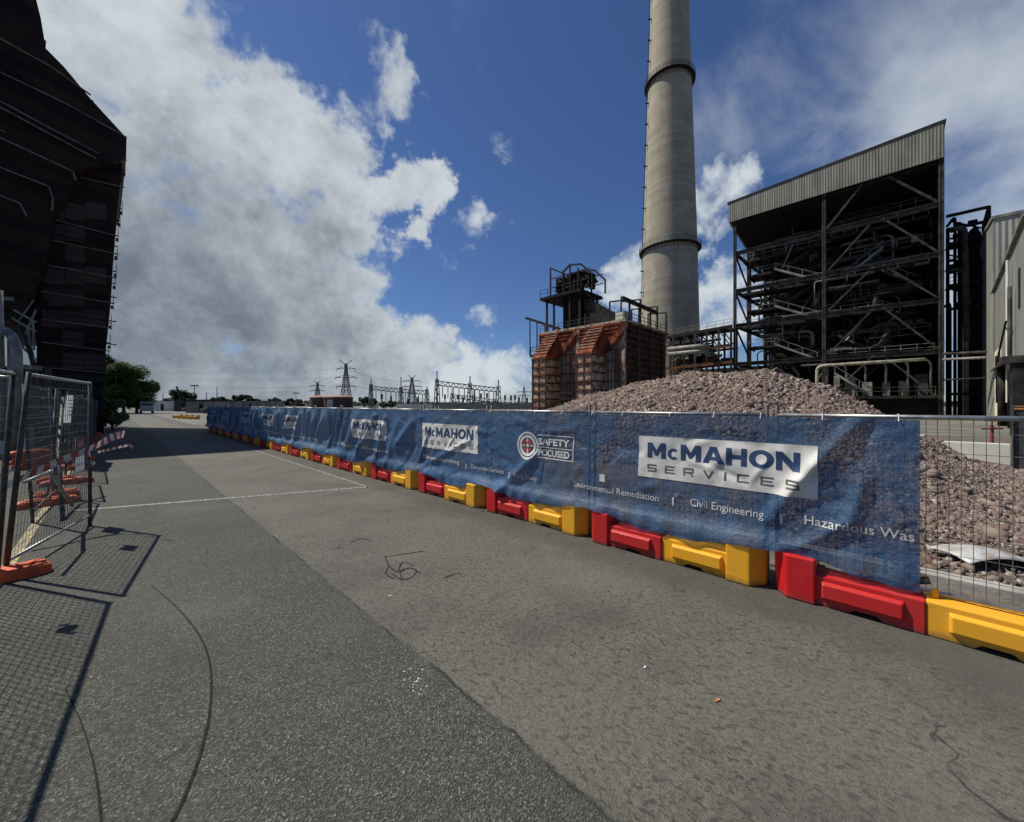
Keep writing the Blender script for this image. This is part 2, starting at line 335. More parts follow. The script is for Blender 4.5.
def corr_mat(name, c, c2, axis, period, streak=.5, bump=.6):
    """profiled metal sheet: ribs along one axis, dirt streaks"""
    m = bpy.data.materials.new(name); m.use_nodes = True; nt = m.node_tree; T = NT(nt)
    p = nt.nodes['Principled BSDF']; p.inputs['Roughness'].default_value = .6
    tc = T.n('ShaderNodeTexCoord'); O = tc.outputs['Object']; sep = T.n('ShaderNodeSeparateXYZ'); T.l(O, sep.inputs[0])
    a = sep.outputs[axis]
    w = T.m('SINE', T.m('MULTIPLY', a, 2*math.pi/period))
    mp = T.n('ShaderNodeMapping'); mp.inputs['Scale'].default_value = (1.6, 1.6, .12) if axis != 2 else (.12, .12, 1.6); T.l(O, mp.inputs[0])
    n = T.n('ShaderNodeTexNoise'); n.inputs['Scale'].default_value = 1; n.inputs['Detail'].default_value = 6; T.l(mp.outputs[0], n.inputs['Vector'])
    n2 = T.n('ShaderNodeTexNoise'); n2.inputs['Scale'].default_value = .5; n2.inputs['Detail'].default_value = 6; T.l(O, n2.inputs['Vector'])
    col = T.mix(T.mr(n.outputs['Fac'], .38, .66), c, c2)
    col = T.mix(T.m('MULTIPLY', T.mr(n2.outputs['Fac'], .45, .7), streak), col, tuple(x*.4 for x in c2))
    T.l(col, p.inputs['Base Color'])
    b = T.n('ShaderNodeBump'); b.inputs['Strength'].default_value = bump; b.inputs['Distance'].default_value = .05
    T.l(w, b.inputs['Height']); T.l(b.outputs[0], p.inputs['Normal']); return m
M['fascia'] = corr_mat('grey_ribbed_cladding', (.205, .195, .155), (.135, .127, .10), 1, .30, .3, .35)
M['cladding'] = corr_mat('pale_ribbed_cladding', (.29, .29, .25), (.21, .205, .18), 1, .45, .25)
M['cladding_x'] = corr_mat('pale_wall_cladding', (.25, .25, .225), (.20, .20, .18), 0, .45, .2)
M['rustwall'] = corr_mat('rusty_streaked_sheet', (.30, .27, .215), (.14, .075, .045), 1, .3, .6, .4)
M['rustred'] = mat('flaking_red_rust', (.30, .082, .036), (.075, .030, .020), 1.4, .9, bump=.9, bscale=6, lo_=.40, hi_=.60, detail=9)
M['rustpale'] = mat('rust_stained_lagging', (.43, .35, .26), (.20, .085, .045), 1.3, .85, bump=.4, bscale=6, lo_=.42, hi_=.60)
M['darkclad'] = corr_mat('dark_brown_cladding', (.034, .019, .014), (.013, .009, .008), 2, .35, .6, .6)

for k_ in ('steel_dark', 'steel_mid', 'black', 'boiler', 'darkclad', 'steel_rust', 'rustred', 'greycloth', 'leafdark', 'leaf'):
    M[k_].node_tree.nodes['Principled BSDF'].inputs['Specular IOR Level'].default_value = .12
M['clad_rail'] = mat('worn_cladding_rail', (.17, .15, .14), (.07, .06, .055), 3, .6)
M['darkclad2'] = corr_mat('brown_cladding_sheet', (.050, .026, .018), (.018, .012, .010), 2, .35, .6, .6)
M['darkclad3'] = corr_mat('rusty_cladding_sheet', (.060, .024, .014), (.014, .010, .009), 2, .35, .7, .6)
# ---------------------------------------------------------------- mesh helpers
class MB:
    def __init__(s): s.v = []; s.f = []; s.mi = []
    def quadbox(s, P, mi=0):
        b = len(s.v); s.v += [tuple(p) for p in P]
        for q in ((0, 3, 2, 1), (4, 5, 6, 7), (0, 1, 5, 4), (1, 2, 6, 5), (2, 3, 7, 6), (3, 0, 4, 7)): s.f.append(tuple(b+i for i in q)); s.mi.append(mi)
        return s
    def box(s, x0, x1, y0, y1, z0, z1, mi=0):
        return s.quadbox([(x0, y0, z0), (x1, y0, z0), (x1, y1, z0), (x0, y1, z0), (x0, y0, z1), (x1, y0, z1), (x1, y1, z1), (x0, y1, z1)], mi)
    def bar(s, a, b, w, h=None, mi=0):
        a = Vector(a); b = Vector(b); d = (b-a)
        if d.length < 1e-6: return s
        d.normalize(); h = h or w
        u = d.cross(Vector((0, 0, 1)))
        if u.length < 1e-3: u = Vector((1, 0, 0))
        u.normalize(); v = u.cross(d).normalized(); u = u*w/2; v = v*h/2
        return s.quadbox([a-u-v, a+u-v, a+u+v, a-u+v, b-u-v, b+u-v, b+u+v, b-u+v], mi)
    def tube(s, pts, r, n=8, cap=True, mi=0):
        pts = [Vector(p) for p in pts]; rs = r if isinstance(r, (list, tuple)) else [r]*len(pts)
        b = len(s.v); ref = None
        for i, p in enumerate(pts):
            d = (pts[min(i+1, len(pts)-1)]-pts[max(i-1, 0)]).normalized()
            if ref is None:
                ref = d.cross(Vector((0, 0, 1)))
                if ref.length < .05: ref = Vector((1, 0, 0))
            u = (ref - d*ref.dot(d))
            if u.length < 1e-4: u = d.orthogonal()
            u.normalize(); ref = u; w = d.cross(u)
            for k in range(n):
                a = 2*math.pi*k/n; s.v.append(tuple(p+u*math.cos(a)*rs[i]+w*math.sin(a)*rs[i]))
        for i in range(len(pts)-1):
            for k in range(n):
                k2 = (k+1) % n; s.f.append((b+i*n+k, b+i*n+k2, b+(i+1)*n+k2, b+(i+1)*n+k)); s.mi.append(mi)
        if cap:
            s.f.append(tuple(b+k for k in reversed(range(n)))); s.mi.append(mi)
            s.f.append(tuple(b+(len(pts)-1)*n+k for k in range(n))); s.mi.append(mi)
        return s
    def prism(s, poly, vec, mi=0):
        vec = Vector(vec); n = len(poly); b = len(s.v)
        s.v += [tuple(Vector(p)) for p in poly]+[tuple(Vector(p)+vec) for p in poly]
        s.f.append(tuple(b+i for i in reversed(range(n)))); s.f.append(tuple(b+n+i for i in range(n))); s.mi += [mi, mi]
        for i in range(n):
            j = (i+1) % n; s.f.append((b+i, b+j, b+n+j, b+n+i)); s.mi.append(mi)
        return s
    def poly(s, P, mi=0):
        b = len(s.v); s.v += [tuple(p) for p in P]; s.f.append(tuple(range(b, b+len(P)))); s.mi.append(mi); return s
    def build(s, name, m, parent=None, smooth=False, bevel=0, fix=True):
        me = bpy.data.meshes.new(name); me.from_pydata(s.v, [], s.f)
        ms = m if isinstance(m, (list, tuple)) else [m]
        for x in ms: me.materials.append(M[x] if isinstance(x, str) else x)
        if len(ms) > 1: me.polygons.foreach_set('material_index', s.mi)
        if fix:
            bm = bmesh.new(); bm.from_mesh(me); bmesh.ops.recalc_face_normals(bm, faces=bm.faces); bm.to_mesh(me); bm.free()
        if smooth:
            me.polygons.foreach_set('use_smooth', [True]*len(me.polygons))
        me.update()
        o = bpy.data.objects.new(name, me); COL.objects.link(o)
        if bevel:
            bv = o.modifiers.new('bevel', 'BEVEL'); bv.width = bevel; bv.segments = 2; bv.limit_method = 'ANGLE'; bv.angle_limit = R(30)
        if parent is not None: o.parent = parent
        return o

def tag(o, label=None, cat=None, group=None, kind=None):
    if label: o['label'] = label
    if cat: o['category'] = cat
    if group: o['group'] = group
    if kind: o['kind'] = kind
    return o
def empty(name, loc=(0, 0, 0), rz=0, label=None, cat=None, group=None):
    o = bpy.data.objects.new(name, None); COL.objects.link(o); o.location = loc; o.rotation_euler = (0, 0, rz); o.empty_display_size = .2
    return tag(o, label, cat, group)
def copy_tree(o, parent=None):
    c = o.copy(); COL.objects.link(c)
    if parent is not None: c.parent = parent
    for ch in list(o.children): copy_tree(ch, c)
    return c
def grid_mesh(name, m, us, vs, fn, parent=None, smooth=True, kind=None):
    V = [fn(u, v) for v in vs for u in us]; nu = len(us)
    Fc = [(j*nu+i, j*nu+i+1, (j+1)*nu+i+1, (j+1)*nu+i) for j in range(len(vs)-1) for i in range(nu-1)]
    me = bpy.data.meshes.new(name); me.from_pydata([tuple(v) for v in V], [], Fc)
    me.materials.append(M[m] if isinstance(m, str) else m)
    if smooth: me.polygons.foreach_set('use_smooth', [True]*len(me.polygons))
    me.update(); o = bpy.data.objects.new(name, me); COL.objects.link(o)
    if parent is not None: o.parent = parent
    if kind: o['kind'] = kind
    return o
def arc(c, r, a0, a1, n, ax, ay):
    c = Vector(c); ax = Vector(ax); ay = Vector(ay)
    return [c+ax*math.cos(a0+(a1-a0)*i/n)*r+ay*math.sin(a0+(a1-a0)*i/n)*r for i in range(n+1)]

# ================================================================ SETTING
g = MB(); g.poly([(-2500, -2500, -.02), (2500, -2500, -.02), (2500, 2500, -.02), (-2500, 2500, -.02)])
tag(g.build('ground', 'yard'), kind='structure')
g = MB(); g.poly([(-14, -12, 0), (5.0, -12, 0), (5.0, 240, 0), (-14, 240, 0)])
tag(g.build('road', 'asphalt'), kind='structure')
g = MB(); g.poly([(5.0, -14, -.004), (34, -14, -.004), (34, 44, -.004), (5.0, 44, -.004)])
tag(g.build('dirt_yard', 'dirt'), kind='structure')
k = MB(); y = -6.0
while y < 40:
    k.box(5.72+random.uniform(-.01, .01), 5.90, y, y+1.98, -.05, .10+random.uniform(-.006, .006)); y += 2.0
tag(k.build('kerb', 'concrete', bevel=.012), kind='structure')
g = MB()
def strip(mb, pts, w, z=.004):
    for i in range(len(pts)-1):
        a = Vector((pts[i][0], pts[i][1], z)); b = Vector((pts[i+1][0], pts[i+1][1], z)); d = (b-a).normalized(); n = Vector((-d.y, d.x, 0))*w/2
        mb.poly([a-n, b-n, b+n, a+n])
a = gnd(70, 511); b = gnd(368, 487)
strip(g, [a, b], .115); strip(g, [(b.x, b.y-.05), (3.87, 14), (3.85, 26)], .06)
strip(g, [gnd(205, 447.5), gnd(228, 446)], .12)
tag(g.build('white_road_line', 'whiteline'), kind='structure')
g = MB(); strip(g, [(-.83, 4.5), (-.83, 16)], .10)
tag(g.build('yellow_road_line', 'yellowline'), kind='structure')
# cracks and two long dark curves, drawn as thin ribbons on the road
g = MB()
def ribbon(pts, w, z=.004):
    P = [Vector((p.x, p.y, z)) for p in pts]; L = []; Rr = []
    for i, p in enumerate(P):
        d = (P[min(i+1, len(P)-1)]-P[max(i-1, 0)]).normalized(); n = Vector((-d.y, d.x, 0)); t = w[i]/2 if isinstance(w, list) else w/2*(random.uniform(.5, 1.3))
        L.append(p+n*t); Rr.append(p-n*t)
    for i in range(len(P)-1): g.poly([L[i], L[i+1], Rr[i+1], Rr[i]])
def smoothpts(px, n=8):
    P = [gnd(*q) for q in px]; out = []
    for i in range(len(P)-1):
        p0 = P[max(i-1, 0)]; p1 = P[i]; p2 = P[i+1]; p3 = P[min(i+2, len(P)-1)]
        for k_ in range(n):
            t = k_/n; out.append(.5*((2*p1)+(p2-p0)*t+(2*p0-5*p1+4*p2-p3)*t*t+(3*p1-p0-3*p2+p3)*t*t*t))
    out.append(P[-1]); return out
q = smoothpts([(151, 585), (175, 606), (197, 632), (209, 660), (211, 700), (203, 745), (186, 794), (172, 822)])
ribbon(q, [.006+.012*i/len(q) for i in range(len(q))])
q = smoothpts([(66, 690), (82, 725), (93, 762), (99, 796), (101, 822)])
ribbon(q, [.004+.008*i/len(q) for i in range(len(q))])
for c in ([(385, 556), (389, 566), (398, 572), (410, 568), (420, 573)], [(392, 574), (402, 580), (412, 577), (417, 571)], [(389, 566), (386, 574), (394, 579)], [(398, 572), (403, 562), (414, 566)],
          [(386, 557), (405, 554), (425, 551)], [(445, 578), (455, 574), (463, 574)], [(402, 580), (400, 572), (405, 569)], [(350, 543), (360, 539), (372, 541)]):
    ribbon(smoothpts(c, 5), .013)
tag(g.build('cracks_and_dark_curves', mat('dark_crack_and_curve', (.020, .020, .018), (.034, .033, .029), 30, .95, spec=.05)), kind='structure')
# paint splash
g = MB()
for i in range(26):
    px = random.gauss(415, 7); py = random.gauss(681, 6); c = gnd(px, py); r = random.uniform(.003, .009)
    g.poly([c+Vector((math.cos(a_)*r*random.uniform(.5, 1.3), math.sin(a_)*r*random.uniform(.5, 1.3), .004)) for a_ in [j*math.pi/3 for j in range(6)]])
c = gnd(390, 596); g.poly([c+Vector((math.cos(a_)*.014, math.sin(a_)*.012, .004)) for a_ in [j*math.pi/3 for j in range(6)]])
tag(g.build('paint_speckle', mat('white_paint_flecks', (.5, .5, .46), (.35, .35, .32), 40, .7)), kind='structure')
lf = MB(); c = gnd(718, 701); lf.poly([c+Vector(v) for v in ((-.03, .012, .006), (-.006, .016, .014), (.028, -.006, .008), (.0, -.008, .010))])
tag(lf.build('fallen_leaf', mat('dry_leaf', (.5, .22, .11), (.4, .16, .08), 20, .7)), 'dry orange leaf lying alone on the road in front of the red barrier', 'leaf')
lf = MB(); c = gnd(645, 668); lf.poly([c+Vector(v) for v in ((-.013, .006, .006), (.010, .008, .010), (.013, -.005, .006), (-.008, -.006, .008))])
tag(lf.build('paper_scrap', 'paper'), 'tiny white scrap of litter on the road before the yellow barrier', 'litter')

# ================================================================ BARRIERS (right side)
XB = 4.37; PER = 2.09; G0 = .81       # front face, period, first gap centre
def barrier(colour):
    """local: tall block at y in [0,.42], low body runs to y=1.0 ; front faces -x"""
    t = empty('road_barrier', (0, 0, 0))
    b = MB()
    poly = [(0, .31, 0), (0, .55, 0), (0, .59, .035), (0, .73, .035), (0, .77, 0), (0, 1.01, 0), (0, 1.01, .27), (0, .31, .27)]
    b.prism([Vector((.035, p[1], p[2])) for p in poly], (.27, 0, 0))
    b.build('body', colour, t, bevel=.012)
    pn = MB(); x0 = .035
    pn.quadbox([(x0-.035, .38, .085), (x0-.035, .88, .085), (x0+.02, .90, .06), (x0+.02, .36, .06), (x0-.035, .38, .205), (x0-.035, .88, .205), (x0+.02, .90, .235), (x0+.02, .36, .235)])
    pn.build('raised_panel', colour, t, bevel=.008)
    e = MB(); hgt = .405
    e.prism([Vector(p) for p in ((0, .115, 0), (.15, 0, 0), (.30, 0, 0), (.34, .05, 0), (.34, .31, 0), (.30, .33, 0), (0, .33, 0))], (0, 0, hgt))
    e.build('end_block', colour, t, bevel=.015)
    pg = MB(); pg.tube([(.16, .96, .26), (.16, .96, .335)], .022, 10); pg.build('locking_peg', colour, t, smooth=False)
    return t
protoY = barrier('yellow'); protoR = barrier('red')
from itertools import count
def place_barrier(proto, first, y, flip, label, grp):
    o = proto if first else copy_tree(proto)
    o.location = (XB+random.uniform(-.012, .012), y, 0)
    if flip: o.scale = (1, -1, 1)
    o.rotation_euler.z = R(random.uniform(-1.2, 1.2))
    tag(o, label, 'barrier', grp); return o
ordn = ['first', 'second', 'third', 'fourth', 'fifth', 'sixth', 'seventh', 'eighth', 'ninth', 'tenth', 'eleventh', 'twelfth', 'thirteenth', 'fourteenth', 'fifteenth', 'sixteenth', 'seventeenth', 'eighteenth']
NP = 16
# near yellow, cut by the frame (tall block away out of frame)
yi = 0; ri = 0
place_barrier(protoY, True, G0-PER+.04, False, 'yellow barrier nearest the camera, cut by the right edge under bare fence wire', 'yellow barriers of the fence line'); yi += 1
for i in range(NP):
    yg = G0+i*PER
    lab = 'red plastic barrier, %s red one from the near end of the fence' % ordn[ri]
    if ri == 0: lab = 'nearest red barrier, under the right edge of the near blue banner'
    place_barrier(protoR, i == 0, yg-.03, True, lab, 'red barriers of the fence line'); ri += 1
    place_barrier(protoY, False, yg+.04, False, 'yellow plastic barrier, %s yellow one from the near end of the fence' % ordn[yi], 'yellow barriers of the fence line'); yi += 1

# ================================================================ TEMP FENCE PANELS
def fence_panel(name, w, z0, z1, over=.10, rt=.019, vstep=.062, hstep=.30, frame='galv', side_ext=0.0):
    t = empty(name)
    for y in (.03, w-.03):
        f = MB(); f.tube([(0, y, side_ext), (0, y, z1+over)], rt, 8); f.build('post', 'oldgalv' if frame == 'galv' else frame, t, smooth=True)
    f = MB(); f.tube([(0, .03, z1), (0, w-.03, z1)], rt, 8); f.build('top_rail', frame, t, smooth=True)
    f = MB(); f.tube([(0, .03, z0), (0, w-.03, z0)], rt*.8, 8); f.build('bottom_rail', frame, t, smooth=True)
    m = MB(); y = .03+vstep
    while y < w-.04:
        m.tube([(0, y, z0), (0, y, z1)], .0022, 4, cap=False); y += vstep
    z = z0+hstep
    while z < z1-.03:
        m.tube([(.003, .03, z), (.003, w-.03, z)], .0022, 4, cap=False); z += hstep
    m.build('wire_infill', 'wire', t, fix=False)
    return t
XF = 4.58
fp = fence_panel('temporary_fence_panel', PER-.03, .30, 1.70, hstep=.16)
cl = MB(); cl.box(-.03, .03, -.06, .03, 1.44, 1.49); cl.box(-.015, .015, -.045, -.02, 1.42, 1.51); cl.build('clamp', 'galv', fp, bevel=.004)
for i in range(-1, NP):
    o = fp if i == -1 else copy_tree(fp)
    o.location = (XF, G0+i*PER+.02, 0); o.rotation_euler = (0, R(random.uniform(-.6, .6)), 0)
    lab = 'steel mesh fence panel behind the barriers, %s panel from the near right end' % ordn[i+1]
    if i == -1: lab = 'bare steel mesh fence panel at the right edge with the rubble showing through its wires'
    tag(o, lab, 'fence panel', 'mesh panels of the long barrier fence')

# ================================================================ BANNERS
PX = 4.47
def hem(y):
    ph = ((y-G0) % PER)/PER
    c = .5+.5*math.cos(2*math.pi*ph)
    return .31+.115*c**1.5+.045*noise.noise(Vector((y*1.9, 3.3, 0)))+.02*noise.noise(Vector((y*6.5, 1.3, 0)))
FOLDS = []   # (y0,z0,y1,z1,amp,width)
def fold(px0, py0, px1, py1, amp, wd):
    a = onX(px0, py0, PX); b = onX(px1, py1, PX); FOLDS.append((a.y, a.z, b.y, b.z, amp, wd))
fold(862, 420, 800, 480, -.055, .055); fold(800, 480, 770, 520, -.06, .06); fold(872, 424, 812, 486, .05, .05)
fold(868, 470, 850, 522, -.045, .05); fold(850, 522, 800, 545, -.05, .05); fold(858, 430, 880, 520, .02, .06)
fold(535, 455, 500, 492, -.06, .07); fold(500, 492, 450, 488, -.05, .07); fold(470, 440, 420, 468, -.03, .05); fold(415, 445, 404, 470, .04, .05)
fold(430, 430, 412, 480, -.03, .04); fold(548, 420, 540, 495, .02, .03); fold(600, 440, 604, 500, -.012, .08)
rf = random.Random(5)
for i in range(64):
    yy = 7.3+26*(i/64)**.9; ln = rf.uniform(.45, 1.0); s_ = .55
    FOLDS.append((yy, 1.68-rf.uniform(0, .35), yy+ln*rf.uniform(.35, 1.0), .50+rf.uniform(-.1, .35), rf.choice((-1, 1, -1))*rf.uniform(.07, .16)*min(1, .45+yy/25), rf.uniform(.07, .15)))
for i in range(110):
    yy = rf.uniform(-.1, 12); zz_ = rf.uniform(.5, 1.6); a_ = rf.uniform(-1.2, 1.2); ln = rf.uniform(.15, .6)
    FOLDS.append((yy, zz_, yy+ln*math.cos(a_), zz_+ln*math.sin(a_)*.8, rf.choice((-1, 1))*rf.uniform(.008, .024), rf.uniform(.032, .075)))
def cloth_x(y, z):
    x = PX-.04*min(1, max(0, (y-7.5)/2))
    x += .03*noise.noise(Vector((y*.9, z*1.1, 1.0)))*min(1, (1.72-z)*2+.1)
    x += .012*noise.noise(Vector((y*3.1, z*2.6, 5.0)))+.005*noise.noise(Vector((y*9, z*9, 2.0)))
    top = min(1, max(0, (1.70-z)/.10))
    for (y0, z0, y1, z1, am, wd) in FOLDS:
        if y < min(y0, y1)-.35 or y > max(y0, y1)+.35: continue
        dy = y1-y0; dz = z1-z0; L2 = dy*dy+dz*dz; t = ((y-y0)*dy+(z-z0)*dz)/L2
        tt = min(1, max(0, t)); d2 = (y-y0-dy*tt)**2+(z-z0-dz*tt)**2
        x += am*math.exp(-d2/(wd*wd))*(.35+.65*math.sin(math.pi*min(1, max(0, (t+.15)/1.3))))*(.3+.7*top)
    ph = ((y-G0) % PER)/PER; c = .5+.5*math.cos(2*math.pi*ph)
    t = min(1, max(0, (.60-z)/.20)); t = t*t*(3-2*t)
    k_ = min(1, max(0, (y-.5)/.5))
    x -= t*(.03+.035*c*k_+.035*k_) - t*.014*math.sin(y*17+3*math.sin(y*3))
    return min(x, XF-.035)
def text_mesh(body, size, bold=0.0, sx=1.0, spacing=1.0):
    cu = bpy.data.curves.new('t', 'FONT'); cu.body = body; cu.size = size; cu.offset = bold; cu.space_character = spacing; cu.resolution_u = 3
    o = bpy.data.objects.new('t', cu); COL.objects.link(o); bpy.context.view_layer.update()
    me = bpy.data.meshes.new_from_object(o.evaluated_get(bpy.context.evaluated_depsgraph_get()))
    bpy.data.objects.remove(o); bpy.data.curves.remove(cu)
    bm = bmesh.new(); bm.from_mesh(me); bpy.data.meshes.remove(me)
    for v in bm.verts: v.co.x *= sx
    return bm
def bm_width(bm): xs = [v.co.x for v in bm.verts]; return min(xs), max(xs)
def slice_bm(bm, st=.035):
    if not bm.verts: return bm
    xs = [v.co.x for v in bm.verts]; ys = [v.co.y for v in bm.verts]
    for ax, lo_v, hi_v in ((0, min(xs), max(xs)), (1, min(ys), max(ys))):
        q_ = lo_v+st
        while q_ < hi_v:
            co = (q_, 0, 0) if ax == 0 else (0, q_, 0); no = (1, 0, 0) if ax == 0 else (0, 1, 0)
            bmesh.ops.bisect_plane(bm, geom=bm.verts[:]+bm.edges[:]+bm.faces[:], plane_co=co, plane_no=no); q_ += st
    return bm
def lay_on_cloth(bm, yL, z0, name, m, parent, lift=.006, slope=0.0):
    """local x runs to the reader's right (-Y), local y up; wrapped on the draped cloth"""
    for v in bm.verts:
        y = yL-v.co.x; z = z0+v.co.y+slope*v.co.x
        v.co = Vector((cloth_x(y, z)-lift, y, z))
    me = bpy.data.meshes.new(name); bm.to_mesh(me); bm.free(); me.materials.append(M[m])
    me.polygons.foreach_set('use_smooth', [True]*len(me.polygons))
    o = bpy.data.objects.new(name, me); COL.objects.link(o); o.parent = parent; return o
def rect_bm(w, h, st=.03):
    bm = bmesh.new(); nx = max(1, int(w/st)); ny = max(1, int(h/st)); vs = [[bm.verts.new((w*i/nx, h*j/ny, 0)) for i in range(nx+1)] for j in range(ny+1)]
    for j in range(ny):
        for i in range(nx): bm.faces.new((vs[j][i], vs[j][i+1], vs[j+1][i+1], vs[j+1][i]))
    return bm
def ring_bm(r0, r1, n=40, a0=0, a1=2*math.pi):
    bm = bmesh.new(); A = [bm.verts.new((math.cos(a0+(a1-a0)*i/n)*r0, math.sin(a0+(a1-a0)*i/n)*r0, 0)) for i in range(n+1)]
    B = [bm.verts.new((math.cos(a0+(a1-a0)*i/n)*r1, math.sin(a0+(a1-a0)*i/n)*r1, 0)) for i in range(n+1)]
    for i in range(n): bm.faces.new((A[i], B[i], B[i+1], A[i+1]))
    return bm
def fit_text(body, yL, yR, z0, size, m, parent, bold=0, name='lettering', spacing=1, st=.03, lift=.006):
    bm = text_mesh(body, size, bold, 1, spacing); a_, b_ = bm_width(bm); s_ = (yL-yR)/(b_-a_)
    for v in bm.verts: v.co.x = (v.co.x-a_)*s_
    slice_bm(bm, st); return lay_on_cloth(bm, yL, z0, name, m, parent, lift)
def block_word(w, h):
    """McMAHON in heavy block capitals, butted polygons only"""
    bm = bmesh.new(); x = 0.0
    Mp = [(0, 0), (0, 1), (.27, 1), (.5, .52), (.73, 1), (1, 1), (1, 0), (.74, 0), (.74, .52), (.57, .16), (.43, .16), (.26, .52), (.26, 0)]
    Hp = [(0, 0), (0, 1), (.28, 1), (.28, .62), (.72, .62), (.72, 1), (1, 1), (1, 0), (.72, 0), (.72, .38), (.28, .38), (.28, 0)]
    Np = [(0, 0), (0, 1), (.30, 1), (.73, .44), (.73, 1), (1, 1), (1, 0), (.70, 0), (.27, .56), (.27, 0)]
    Al = [(0, 0), (.35, 1), (.5, 1), (.5, .72), (.40, .40), (.5, .40), (.5, .20), (.34, .20), (.27, 0)]
    def pol(P, x0, wd, hh=1.0): bm.faces.new([bm.verts.new((x0+px_*wd, py_*hh, 0)) for px_, py_ in P])
    def oval(x0, wd, hh, a0, a1, n=20):
        rx, ry = wd/2, hh/2; th = .25 if hh > .9 else .19
        A = [bm.verts.new((x0+rx+math.cos(a0+(a1-a0)*i/n)*(rx-th*1.05), ry+math.sin(a0+(a1-a0)*i/n)*(ry-th*.85), 0)) for i in range(n+1)]
        B = [bm.verts.new((x0+rx+math.cos(a0+(a1-a0)*i/n)*rx, ry+math.sin(a0+(a1-a0)*i/n)*ry, 0)) for i in range(n+1)]
        for i in range(n): bm.faces.new((A[i], B[i], B[i+1], A[i+1]))
    for ch, wd in (('M', 1.0), ('c', .62), ('M', 1.0), ('A', 1.0), ('H', .86), ('O', .98), ('N', .88)):
        if ch == 'M': pol(Mp, x, wd)
        elif ch == 'c': oval(x, wd, .70, R(48), R(312))
        elif ch == 'A': pol(Al, x, wd); pol([(1-a_, b_) for a_, b_ in reversed(Al)], x, wd)
        elif ch == 'H': pol(Hp, x, wd)
        elif ch == 'O': oval(x, wd, 1.0, 0, 2*math.pi, 28)
        else: pol(Np, x, wd)
        x += wd+.07
    x -= .07
    for v in bm.verts: v.co.x *= w/x; v.co.y *= h
    return bm
def services_word(w, h):
    """SERVICES in wide thin capitals, widely spaced"""
    bm = bmesh.new(); x = 0.0; t = .16; u = .19
    Sp = [(.03, 0), (.97, 0), (1, .05), (1, .53), (.95, .58), (t, .58), (t, 1-u), (1, 1-u), (1, 1), (.05, 1), (0, .95), (0, .47), (.05, .42), (1-t, .42), (1-t, u), (.03, u)]
    Ep = [(0, 0), (1, 0), (1, u), (t, u), (t, .42), (.9, .42), (.9, .58), (t, .58), (t, 1-u), (1, 1-u), (1, 1), (0, 1)]
    Cp = [(.08, 0), (1, 0), (1, u), (t+.04, u), (t, u+.05), (t, 1-u-.05), (t+.04, 1-u), (1, 1-u), (1, 1), (.08, 1), (0, .92), (0, .08)]
    Vp = [(.42, 0), (.58, 0), (1, 1), (.82, 1), (.5, .24), (.18, 1), (0, 1)]
    Ip = [(0, 0), (1, 0), (1, 1), (0, 1)]
    R1 = [(0, 0), (t, 0), (t, .36), (t, .54), (t, 1-u), (t, 1), (0, 1)]
    R2 = [(t, .36), (.62, .36), (.82, 0), (1, 0), (.80, .38), (.95, .42), (1, .50), (1, .93), (.93, 1), (t, 1), (t, 1-u), (1-t, 1-u), (1-t, .54), (t, .54)]
    for ch in 'SERVICES':
        wd = .22 if ch == 'I' else 1.15
        for P in {'S': [Sp], 'E': [Ep], 'C': [Cp], 'V': [Vp], 'I': [Ip], 'R': [R1, R2]}[ch]: bm.faces.new([bm.verts.new((x+a_*wd, b_, 0)) for a_, b_ in P])
        x += wd+1.0
    x -= 1.0
    for v in bm.verts: v.co.x *= w/x; v.co.y *= h
    return bm
def logo(yR, z0, w, h, parent, st=.03):
    lp = lay_on_cloth(rect_bm(w, h, st*.4), yR+w, z0, 'logo_panel', 'white', parent, .006)
    lay_on_cloth(slice_bm(block_word(w*.86, h*.37), st*.5), yR+w*.935, z0+h*.48, 'lettering', 'navyprint', lp, .008)
    lay_on_cloth(slice_bm(services_word(w*.86, h*.18), st*.5), yR+w*.935, z0+h*.14, 'lettering', 'greyprint', lp, .008)
    return lp
def safety(yC, z, parent, st=.03):
    ro = empty('safety_emblem'); ro.parent = parent
    for (r0, r1, m_) in ((.185, .215, 'white'), (.125, .165, 'white'), (.05, .098, 'redprint'), (.0, .03, 'white')):
        lay_on_cloth(ring_bm(max(r0, .001), r1), yC, z, 'ring', m_, ro, .005)
    for (dx, dy, w, h) in ((-.12, -.01, .07, .02), (.05, -.01, .07, .02)):
        bm = rect_bm(w, h, .03); bmesh.ops.translate(bm, verts=bm.verts, vec=(dx, dy, 0)); lay_on_cloth(bm, yC, z, 'cross_hair', 'white', ro, .007)
    for (dx, dy, w, h) in ((-.01, .05, .02, .07), (-.01, -.12, .02, .07)):
        bm = rect_bm(w, h, .03); bmesh.ops.translate(bm, verts=bm.verts, vec=(dx, dy, 0)); lay_on_cloth(bm, yC, z, 'cross_hair', 'white', ro, .007)
    x0 = .20; W = .86; H = .17
    for (a_, b_, w, h) in ((x0, H, W-x0, .014), (x0, -H, W-x0, .014), (W-.004, -H, .014, 2*H+.014), (x0, -.01, W-x0, .010)):
        bm = rect_bm(w, h, .03); bmesh.ops.translate(bm, verts=bm.verts, vec=(a_, b_, 0)); lay_on_cloth(bm, yC, z, 'emblem_outline', 'white', ro, .005)
    fit_text('SAFETY', yC-.215, yC-.80, z+.035, .135, 'white', ro, bold=.004)
    fit_text('FOCUSED', yC-.215, yC-.80, z-.13, .135, 'white', ro, bold=.004)
